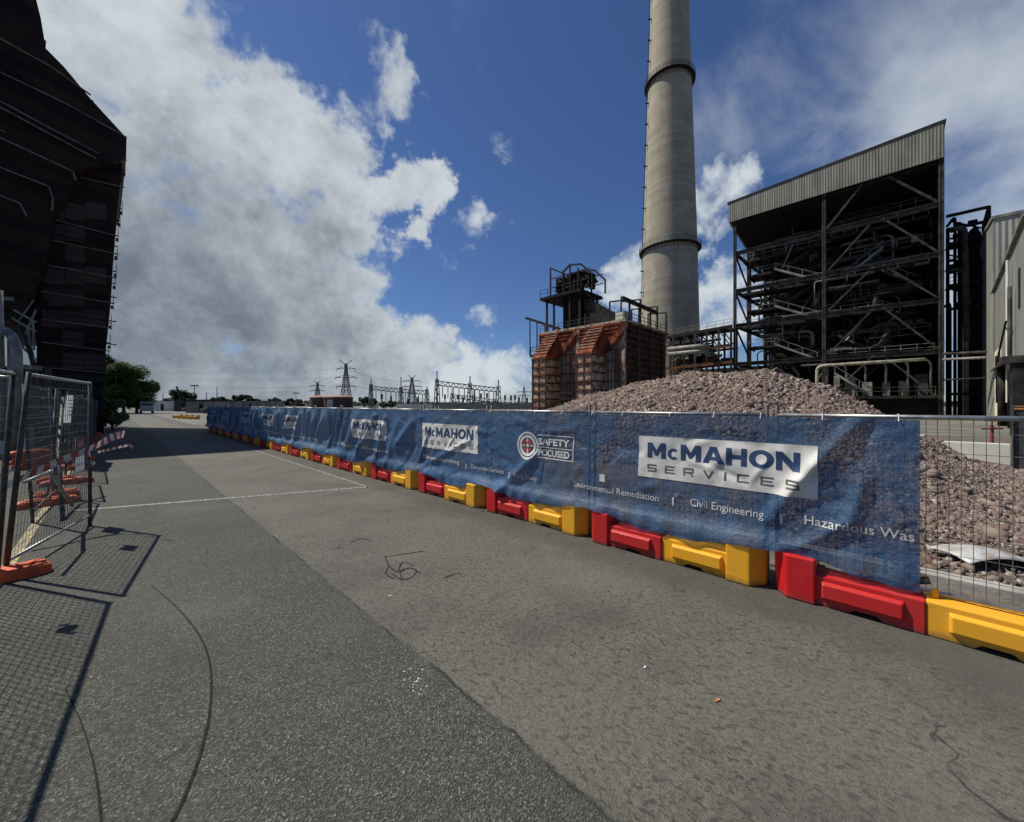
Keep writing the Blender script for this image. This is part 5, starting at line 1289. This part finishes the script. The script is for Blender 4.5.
# odd feet and an inclined brace
for k_, (px, py, rz, n_, lab) in enumerate(((33, 466, .3, 4, 'orange fence feet stacked four high behind the mesh at the left'), (68, 482, .2, 1, 'single orange foot on the asphalt below the white sign'), (50, 503, .25, 1, 'long orange foot lying behind the open gate leaf'))):
    p = gnd(px, py+2); t_ = empty('ballast_block', tuple(p), rz, lab, 'fence foot')
    for i in range(n_):
        o = foot(t_, 0, ln=.85); o.location = (random.uniform(-.05, .05), random.uniform(-.03, .03), i*.13)
br_ = empty('fence_brace', (0, 0, 0), label='dark slanting brace pole propping the fence behind the open gate leaf', cat='brace')
b = MB(); b.tube([gnd(63, 521), depth(58, 450, 7.2), depth(63, 398, 8.0)], .028, 8); b.build('pole', 'oldgalv', br_, smooth=True)
b = MB(); b.tube([gnd(45, 500), depth(66, 440, 7.4)], .02, 8); b.build('strut', 'oldgalv', br_, smooth=True)

# signs
def flat_sign(name, c, w, h, rz, label, mats_builder, tilt=0):
    t = empty(name, tuple(c), rz, label, 'sign'); t.rotation_euler.y = tilt; mats_builder(t, w, h); return t
def plane_text(body, size, m, par, loc, bold=0, width=None):
    bm = text_mesh(body, size, bold); a_, b_ = bm_width(bm); s_ = (width/(b_-a_)) if width else 1
    for v in bm.verts: v.co = Vector((loc[0]-.001, loc[1]-(v.co.x-(a_+b_)/2)*s_, loc[2]+v.co.y))
    me = bpy.data.meshes.new('lettering'); bm.to_mesh(me); bm.free(); me.materials.append(M[m]); o = bpy.data.objects.new('lettering', me); COL.objects.link(o); o.parent = par; return o
# panel direction: sign faces the road/camera ; local -x is the face, local -y is reader's right
sz = math.atan2(-(gB-gA).x, (gB-gA).y)+math.pi
def danger(t, w, h):
    b = MB(); b.box(0, .004, -w/2, w/2, -h/2, h/2); b.build('board', 'thin_paper', t)
    b = MB(); b.box(-.004, -.001, -w/2, w/2, h*.12, h/2); b.build('black_header', 'black', t)
    b = MB(); b.tube([(-.0045, 0, h*.31), (-.008, 0, h*.31)], 1, 24)
    for i, v_ in enumerate(b.v): b.v[i] = (v_[0], v_[1]*w*.44, h*.31+(v_[2]-h*.31)*h*.14)
    b.build('red_oval', 'redprint', t)
    plane_text('DANGER', .07, 'white', t, (-.009, 0, h*.31-.024), .002, w*.66)
    plane_text('KEEP OUT', .05, 'greyprint', t, (-.003, 0, -h*.34), .001, w*.7)
c = depth(80, 454, 5.75); flat_sign('danger_sign', c, .27, .50, sz, 'white danger sign with a red oval in a black header, tied to the gate leaf', danger)
def sheet(t, w, h):
    us_ = [-w/2+w*i/8 for i in range(9)]; vs_ = [-h/2+h*i/10 for i in range(11)]
    grid_mesh('sheet', 'thin_paper', us_, vs_, lambda u, v: (.012*math.sin(u*30+v*8), u, v), t)
    b = MB()
    for i in range(5): z = h*.3-i*h*.13; b.box(-.018, -.016, -w*.35, w*(.30-.07*(i % 3)), z, z+.012)
    b.build('printed_lines', 'greyprint', t)
c = depth(68.5, 409, 5.2); flat_sign('notice_sheet', c, .19, .37, sz, 'curled white notice sheet tied high on the mesh above the danger sign', sheet)

# danger tape
def tape(pts, w, label, tw=0):
    t = MB(); n = 0; P = []
    for i in range(len(pts)-1):
        a_ = depth(*pts[i]); e_ = depth(*pts[i+1]); k_ = max(2, int((e_-a_).length/.035))
        for j in range(k_): P.append(a_.lerp(e_, j/k_))
    P.append(depth(*pts[-1]))
    for i in range(len(P)-1):
        wa = Vector((.25*math.sin(i*.3+tw), .2*math.sin(i*.21), 1)).normalized()*w/2; wb_ = Vector((.25*math.sin((i+1)*.3+tw), .2*math.sin((i+1)*.21), 1)).normalized()*w/2
        sh_ = (P[i+1]-P[i])*.6
        t.poly([P[i]-wa, P[i+1]-wb_, P[i+1]+wb_+sh_*0, P[i]+wa], 1 if (i//2) % 2 else 0)
    o = t.build('barrier_tape', ['white', 'redprint'], fix=False); tag(o, label, 'tape'); return o
tape([(6, 486, 4.9), (30, 474, 5.1), (60, 461, 5.4), (82, 452, 5.6), (96, 446, 5.6), (112, 437, 5.5), (124, 434, 5.4)], .10, 'red and white tape stretched across the gate leaf, its wide end flying over the road')
tape([(94, 446, 5.7), (98, 452, 5.65), (108, 450, 5.5), (120, 447, 5.4), (130, 445, 5.3), (133, 448, 5.3)], .035, 'thin curled loose end of red and white tape hanging low beyond the gate post', 1)
tape([(88, 452, 5.7), (92, 458, 5.7), (90, 466, 5.7), (95, 462, 5.65)], .05, 'knot of red and white tape tied round the gate leaf post', 2)
tape([(-5, 478, 4.2), (12, 470, 4.4), (22, 464, 4.6)], .04, 'short red and white tape at the left edge on the nearest fence post', 2)

# ================================================================ TREES
def tree(loc, h, rx, ry, n, m, label, group=None, trunk_h=.3, leaf_s=.16, name='leafy_tree', seed=1, clumps=16):
    rs = random.Random(seed); t = empty(name, (loc[0], loc[1], 0), label=label, cat='tree', group=group)
    tr = MB(); th_ = h*trunk_h
    tr.tube([(0, 0, 0), (rs.uniform(-.1, .1), 0, th_), (rs.uniform(-.3, .3), 0, h*.7)], [h*.035, h*.025, h*.008], 8)
    cl_ = []
    for i in range(clumps):
        a_ = rs.uniform(0, 2*math.pi); e_ = rs.uniform(-.85, 1); rr_ = math.sqrt(max(0, 1-e_*e_*.9))*rs.uniform(.35, .8)
        c_ = Vector((math.cos(a_)*rx*rr_, math.sin(a_)*ry*rr_, th_*.75+(h-th_*.75)*(.5+.40*e_))); cl_.append((c_, rs.uniform(.22, .42)*min(rx, h*.5)))
        if i < 8: tr.tube([(0, 0, th_*rs.uniform(.7, 1.2)), c_*.6+Vector((0, 0, th_*.3)), c_], [h*.014, h*.008, h*.003], 5)
    tr.build('trunk', 'bark', t)
    V = []; Fc = []
    for i in range(n):
        c_, r_ = rs.choice(cl_); d = Vector((rs.gauss(0, 1), rs.gauss(0, 1), rs.gauss(0, .8))).normalized()*r_*rs.uniform(.55, 1.08)
        p = c_+d; s_ = leaf_s*rs.uniform(.6, 1.4); u = Vector((rs.gauss(0, 1), rs.gauss(0, 1), rs.gauss(0, .6))).normalized(); w_ = u.orthogonal().normalized()
        k_ = len(V); V += [p-u*s_, p+w_*s_*.5, p+u*s_, p-w_*s_*.5]; Fc.append((k_, k_+1, k_+2, k_+3))
    me = bpy.data.meshes.new('crown'); me.from_pydata([tuple(v_) for v_ in V], [], Fc); me.materials.append(M[m]); o = bpy.data.objects.new('crown', me); COL.objects.link(o); o.parent = t
    return t
def pt(px, Z): p = depth(px, HZ, Z); return (p.x, p.y)
G = 'trees beside the far road on the left'
tree(pt(112, 80), 12.2, 4.2, 5, 16000, 'leaf', 'bright green tree rising tallest beside the edge of the dark house', G, .10, .22, seed=2, clumps=24)
tree(pt(137, 84), 9.8, 4.4, 5, 16000, 'leaf', 'rounded dark green tree beside the road, nearest the white truck', G, .08, .22, seed=3, clumps=26)
tree(pt(124, 80), 10.6, 3.6, 5, 14000, 'leaf', 'green tree squeezed between the tallest and the rounded ones by the road', G, .08, .22, seed=8, clumps=24)
tree(pt(113, 28), 2.4, .9, 1.6, 3500, 'leaf2', 'low olive bush below the tallest tree at the fence end', G, .1, .12, seed=4, name='bush')
tree(pt(98, 84), 10.5, 4.5, 5, 9000, 'leaf', 'dark tree seen behind the stilts of the dark house', G, .2, .22, seed=9)
tree(pt(180, 130), 6.5, 4.6, 4, 2600, 'leafdark', 'lone broad tree at the end of the road', G, .25, .45, seed=5)
tree(pt(171, 150), 4.4, 4.4, 4, 1800, 'leafdark', 'low dark tree left of the lone broad one at the road end', G, .25, .45, seed=6)
rs = random.Random(4)
spots = [(222, 200, 6), (232, 230, 7), (245, 180, 6.2), (262, 240, 6.5), (275, 210, 5.5), (290, 230, 5.8), (364, 170, 5.2), (371, 175, 5.0), (387, 180, 4.5), (206, 260, 7), (214, 300, 7), (240, 320, 8.5), (300, 330, 6.5), (393, 260, 5)]
for i, (px, Z, h_) in enumerate(spots):
    tree(pt(px, Z), h_, h_*.85, h_*.7, 1300, 'leafdark', 'small far dark tree on the skyline, %s counted outward from the road end' % ordn[i], 'dark trees on the skyline', .15, h_*.09, seed=20+i, clumps=9, name='skyline_tree')
# far-off tree belt that closes the horizon
V = []; Fc = []
for i in range(15000):
    an = rs.uniform(-1.15, 1.2); dist_ = rs.uniform(600, 780); hh = rs.random()**1.3*(6.5+3.0*noise.noise(Vector((an*14, 0, 3)))); p = FW*math.cos(an-.1)*dist_+RT*math.sin(an-.1)*dist_+Vector((0, 0, hh))
    s_ = rs.uniform(1.0, 2.6); u = Vector((rs.gauss(0, 1), rs.gauss(0, 1), rs.gauss(0, .6))).normalized(); w_ = u.orthogonal().normalized(); k_ = len(V); V += [p-u*s_, p+w_*s_, p+u*s_, p-w_*s_]; Fc.append((k_, k_+1, k_+2, k_+3))
me = bpy.data.meshes.new('far_tree_belt'); me.from_pydata([tuple(v_) for v_ in V], [], Fc); me.materials.append(M['leafdark']); o = bpy.data.objects.new('far_tree_belt', me); COL.objects.link(o)
tag(o, 'thin belt of far trees along the horizon', 'tree belt', kind='stuff')

# ================================================================ FAR THINGS
def lattice_tower(loc, h, wbase, arms, label, rz=0, name='transmission_tower', wtop=None, horns=True, th=.22):
    t = empty(name, (loc[0], loc[1], 0), rz, label, 'pylon', 'lattice pylons behind the fence'); b = MB(); wtop = wtop or wbase*.18
    n = 9
    def c4(z):
        w = wbase+(wtop-wbase)*min(1, z/(h*.8)); return [Vector((sx*w/2, sy*w/2, z)) for sx, sy in ((-1, -1), (1, -1), (1, 1), (-1, 1))]
    for i in range(n):
        z0 = h*.92*(i/n)**.85; z1 = h*.92*((i+1)/n)**.85; A = c4(z0); B = c4(z1)
        for k_ in range(4):
            b.bar(A[k_], B[k_], th); b.bar(A[k_], B[(k_+1) % 4], th*.6); b.bar(A[(k_+1) % 4], B[k_], th*.6); b.bar(B[k_], B[(k_+1) % 4], th*.6)
    b.build('mast', 'lattice', t)
    for (z, L) in arms:
        a_ = MB(); a_.bar((-L, 0, z), (L, 0, z), th*.9)
        for s_ in (-1, 1): a_.bar((s_*L, 0, z), (0, 0, z+h*.05), th*.7); a_.bar((s_*L, 0, z), (s_*L, 0, z-h*.05), th*.7)
        a_.build('cross_arm', 'lattice', t)
    if horns:
        a_ = MB(); a_.bar((0, 0, h*.90), (-h*.13, 0, h), th); a_.bar((0, 0, h*.90), (h*.13, 0, h), th); a_.build('horn', 'lattice', t)
    return t
Z1 = 210; p = pt(346, Z1); H1 = EYE+45/F*Z1
tw_ang = -YAW
lattice_tower(p, H1, 5.5, ((H1*.82, 5.0), (H1*.64, 5.8), (H1*.45, 5.2)), 'tall lattice pylon with three cross arms above the long brown tanks', tw_ang, th=.30)
Z2 = 330; p2 = pt(317.5, Z2); H2_ = EYE+24.5/F*Z2
lattice_tower(p2, H2_, 6, ((H2_*.80, 6.0), (H2_*.62, 6)), 'shorter lattice pylon left of the tall one, above the brown tanks', tw_ang, th=.36)
Z3 = 230; p3 = pt(412, Z3); H3 = EYE+30/F*Z3
lattice_tower(p3, H3, 6, ((H3*.82, 5.0), (H3*.65, 5.6)), 'lattice pylon rising among the left substation gantries', tw_ang, th=.30)
Z5 = 300; p5 = pt(524, Z5); lattice_tower(p5, EYE+20/F*Z5, 5, ((12, 5), (9, 5)), 'far lattice pylon beside the left buttress of the rusty block', tw_ang, th=.32, horns=False)
# power lines
def wires(a, b_, zs, label, sag=3, offs=(0,)):
    t = MB()
    for z0, z1 in zs:
        for o_ in offs:
            P = []
            for i in range(25): s_ = i/24; q_ = Vector((a[0]+(b_[0]-a[0])*s_, a[1]+(b_[1]-a[1])*s_, z0+(z1-z0)*s_-sag*4*s_*(1-s_))); P.append(q_+RT*o_)
            t.tube(P, .07, 4, cap=False)
    o = t.build('power_line', 'lattice', fix=False); tag(o, label, 'power line'); return o
pw1 = pt(60, 330); wires(p, pw1, ((H1*.82, 33), (H1*.64, 27), (H1*.45, 22)), 'power lines running left from the tall pylon across the sky', 2.5)
pw2 = pt(140, 500); wires(p2, pw2, ((H2_*.80, 24), (H2_*.62, 19)), 'power lines running left from the shorter pylon', 2)
wires(p, p3, ((H1*.82, H3*.8), (H1*.5, H3*.64)), 'power lines between the tall pylon and the gantry pylon', 2)
# gantries
def gantry(pxs, topy, beamy, Z, label, Zb=None):
    Zb = Zb or Z; t = empty('substation_gantry', (*pt(pxs[0], Z), 0), label=label, cat='gantry', group='substation gantries beyond the fence'); off = Matrix.Translation(-Vector((*pt(pxs[0], Z), 0)))
    tops = []
    for i, px in enumerate(pxs):
        zc_ = Z+(Zb-Z)*i/max(1, len(pxs)-1); q_ = depth(px, HZ, zc_); top = EYE+(HZ-topy[i])/F*zc_; bz = EYE+(HZ-beamy[i])/F*zc_; b = MB(); w = 1.3
        n = 7
        for s1, s2 in ((-1, -1), (1, -1), (1, 1), (-1, 1)): b.bar((q_.x+s1*w/2, q_.y+s2*w/2, 0), (q_.x+s1*w*.2, q_.y+s2*w*.2, bz+.6), .24)
        for k_ in range(n):
            za = (bz)*k_/n; zb_ = bz*(k_+1)/n; wa = w/2*(1-.6*k_/n); wb_ = w/2*(1-.6*(k_+1)/n); sg_ = 1 if k_ % 2 else -1
            b.bar(Vector((q_.x, q_.y, za))-RT*wa*sg_, Vector((q_.x, q_.y, zb_))+RT*wb_*sg_, .18)
        b.bar((q_.x, q_.y, bz), (q_.x, q_.y, top), .24); o = b.build('lattice_column', 'steel_light', t); o.data.transform(off); tops.append(Vector((q_.x, q_.y, bz)))
    for i in range(len(tops)-1):
        b = MB(); a_, e_ = tops[i], tops[i+1]; n = 12; hh = 1.1
        b.bar(a_, e_, .24); b.bar(a_-Vector((0, 0, hh)), e_-Vector((0, 0, hh)), .24)
        for k_ in range(n): u_ = a_.lerp(e_, k_/n); v_ = a_.lerp(e_, (k_+1)/n); b.bar(u_-Vector((0, 0, hh if k_ % 2 else 0)), v_-Vector((0, 0, 0 if k_ % 2 else hh)), .17)
        o = b.build('truss_beam', 'steel_light', t); o.data.transform(off)
        b = MB()
        for k_ in range(1, 6): u_ = a_.lerp(e_, k_/6); b.tube([u_-Vector((0, 0, hh)), u_-Vector((0, 0, hh+3.2))], .12, 5)
        o = b.build('insulator_string', 'steel_dark', t); o.data.transform(off)
gantry((371, 401, 427), (378, 377, 386), (386, 389, 391), 120, 'left substation gantry with three lattice legs above the blue banners')
gantry((437, 470, 498.5), (371, 376, 380), (381, 385, 388), 105, 'right substation gantry with its taller first leg above the blue banners')
gantry((452, 474, 496), (388, 390, 392), (394.5, 397, 400), 140, 'small low gantry seen beneath the right one')
for i, px in enumerate((382, 391, 408, 418, 445, 458, 463, 481, 487, 505, 511, 515, 519, 527)):
    q_ = pt(px, 112); hgt_ = EYE+rs.uniform(5, 13)/F*112; t = empty('insulator_post', (*q_, 0), label='thin dark insulator post in the substation, %s from the left' % ordn[i], cat='insulator post', group='insulator posts of the substation')
    b = MB(); b.tube([(0, 0, 0), (0, 0, hgt_)], .14, 6); b.build('post', 'lattice', t)
    b = MB(); b.tube([(0, 0, hgt_-1.4), (0, 0, hgt_)], .28, 8); b.build('insulator', 'steel_dark', t)
b = MB(); q_ = pt(440, 95); qe = pt(536, 95); b.bar((*q_, 1.45), (*qe, 1.45), 3, 1.3); 
tag(b.build('substation_hut', 'insul'), 'long low pale flat roofed hut beyond the right gantry', 'hut')
b = MB(); q_ = pt(398, 105); qe = pt(433, 105); b.bar((*q_, 1.35), (*qe, 1.35), 3, 1.5)
tag(b.build('low_hut', 'whitewall'), 'low white hut under the left gantry', 'hut')
# brown tanks
for px, wpx, top, lab in ((321, 20, 397.2, 'left brown round storage tank behind the small white sign'), (338, 28, 397.0, 'right wider brown round storage tank under the tall pylon')):
    Z = 175; q_ = pt(px, Z); r = wpx/2/F*Z; H = EYE+(HZ-top)/F*Z; t = empty('storage_tank', (*q_, 0), label=lab, cat='tank', group='brown storage tanks')
    b = MB(); b.tube([(0, 0, 0), (0, 0, H)], r, 40); b.build('shell', 'tank', t); b = MB(); b.tube([(0, 0, H), (0, 0, H+.5), (0, 0, H+.9)], [r*1.01, r*.8, .2], 40); b.build('roof', 'tanktop', t)
    b = MB(); b.tube(arc((0, 0, H-.3), r+.06, 0, 2*math.pi, 40, (1, 0, 0), (0, 1, 0)), .12, 5); b.build('wind_girder', 'tanktop', t)
# small white sign above the fence
q_ = depth(330.5, 404, 13.2); t = empty('post_sign', (q_.x, q_.y, 0), label='small white sign on a post sticking up behind the fence before the tanks', cat='sign')
b = MB(); b.tube([(0, 0, 0), (0, 0, 1.95)], .02, 6); b.build('post', 'galv', t); b = MB(); b.bar(Vector((0, 0, 1.66))-FW*.03, Vector((0, 0, 1.98))-FW*.03, .16, .01); b.build('board', 'paper', t)
b = MB(); b.bar(Vector((0, 0, 1.76))-FW*.045, Vector((0, 0, 1.86))-FW*.045, .03, .004); b.build('figure', 'greyprint', t)
# high mast lights
for i, (px, py, Z, lab) in enumerate(((194.5, 385.5, 150, 'tall flat headed mast light above the road end'), (296, 393, 190, 'mast light left of the brown tanks'), (163, 393, 160, 'slim mast by the trees at the road end'), (217, 386, 140, 'plain pole right of the tall mast light'), (206.5, 392, 170, 'short pole between the two masts'))):
    q_ = pt(px, Z); H = EYE+(HZ-py)/F*Z; t = empty('mast_light', (*q_, 0), label=lab, cat='mast light', group='masts and poles on the skyline')
    b = MB(); b.tube([(0, 0, 0), (0, 0, H)], [.22, .1], 6); b.build('pole', 'lattice', t)
    if i < 2: b = MB(); b.tube([(0, 0, H-.25), (0, 0, H+.15)], 1.6*Z/190, 12); b.build('lamp_ring', 'steel_mid', t)
# crane jib
q_ = pt(181, 120); t = empty('crane', (*q_, 0), label='small crane jib poking above the lone tree at the road end', cat='crane')
b = MB(); b.bar((0, 0, 4), Vector((0, 0, 7.6))-RT*1.4, .35); b.build('jib', 'steel_mid', t); b = MB(); b.bar((0, 0, 0), (0, 0, 4.1), .8); b.build('base', 'steel_mid', t)
# white truck at the end of the road
q_ = gnd(147.5, 413.6); t = empty('parked_truck', (q_.x, q_.y, 0), R(0), 'white truck parked at the far left of the road below the trees', 'truck')
b = MB(); b.prism([(-1.0, 0, .5), (-1.0, 0, 1.5), (-1.0, .5, 2.2), (-1.0, 1.9, 2.3), (-1.0, 1.9, .5)], (2.0, 0, 0)); b.build('cab', 'roofred', t, bevel=.08)
b = MB(); b.box(-1.1, 1.1, 2.0, 6.0, .75, 2.6); b.build('box_body', 'insul', t, bevel=.04)
b = MB(); b.prism([(-.85, .08, 1.5), (.85, .08, 1.5), (.85, .44, 2.1), (-.85, .44, 2.1)], (0, -.06, 0)); b.build('windscreen', 'darkglass', t)
for x in (-.9, .9):
    for y in (.9, 4.8): b = MB(); b.tube([(x-.12, y, .42), (x+.12, y, .42)], .42, 16); b.build('wheel', 'rubberblack', t)
# yellow barriers and parked cars beyond the long fence
for i, px in enumerate((183, 188.5, 194, 200)):
    q_ = gnd(px, 418+i*.4); o = copy_tree(protoY); o.location = (q_.x, q_.y, 0); o.scale = (1.1, 1.1, 1.3); o.rotation_euler = (0, 0, R(80))
    tag(o, 'far yellow barrier across the road end, %s from the left' % ordn[i], 'barrier', 'yellow barriers at the far road end')
def car(loc, rz, m, label):
    t = empty('parked_car', (loc[0], loc[1], 0), rz, label, 'car', 'cars parked at the far road end')
    prof = [(0, .35), (0, .8), (.9, .95), (1.5, 1.45), (3.1, 1.48), (3.9, 1.0), (4.4, .9), (4.4, .35)]
    b = MB(); b.prism([(-.85, y, z) for y, z in prof], (1.7, 0, 0)); b.build('body', m, t, bevel=.06)
    b = MB(); b.prism([(-.86, 1.15, 1.0), (-.86, 1.6, 1.38), (-.86, 3.0, 1.38), (-.86, 3.5, 1.02)], (1.72, 0, 0)); b.build('window', 'darkglass', t)
    for x in (-.78, .78):
        for y in (.85, 3.5): b = MB(); b.tube([(x-.1, y, .33), (x+.1, y, .33)], .33, 14); b.build('wheel', 'rubberblack', t)
for i, (px, Z, m_, lab) in enumerate(((179, 115, 'steel_light', 'pale grey car parked at the far road end, leftmost'), (186, 120, 'steel_mid', 'grey car parked at the far road end beside the pale one'), (201, 105, 'insul', 'off white car parked just left of the far end of the blue fence'), (226, 85, 'steel_light', 'pale car seen over the far blue banners'))):
    car(pt(px, Z), R(25*i), m_, lab)
for i, (px, Z, w_, h_) in enumerate(((208, 90, 7, 2.6), (196, 110, 9, 3.2), (168, 120, 6, 3.0), (255, 120, 16, 3.0))):
    q_ = pt(px, Z); b = MB(); b.box(-w_/2, w_/2, -2, 2, 0, h_); o = b.build('site_cabin', ['insul', 'steel_mid', 'whitewall', 'steel_light'][i], bevel=.05); o.location = (*q_, 0); o.rotation_euler.z = -YAW
    tag(o, ['pale site cabin just past the fence end', 'grey wide site cabin behind the parked cars', 'white cabin beside the lone tree', 'long low pale cabin behind the far blue banners'][i], 'cabin', 'cabins at the far road end')
    c_ = MB(); c_.box(-w_/2-.1, w_/2+.1, -2.1, 2.1, h_, h_+.12); c_.build('roof', 'steel_mid', o); d_ = MB(); d_.box(-.45, .45, -2.04, -2.005, .1, 2.1); d_.build('door', 'steel_dark', o)
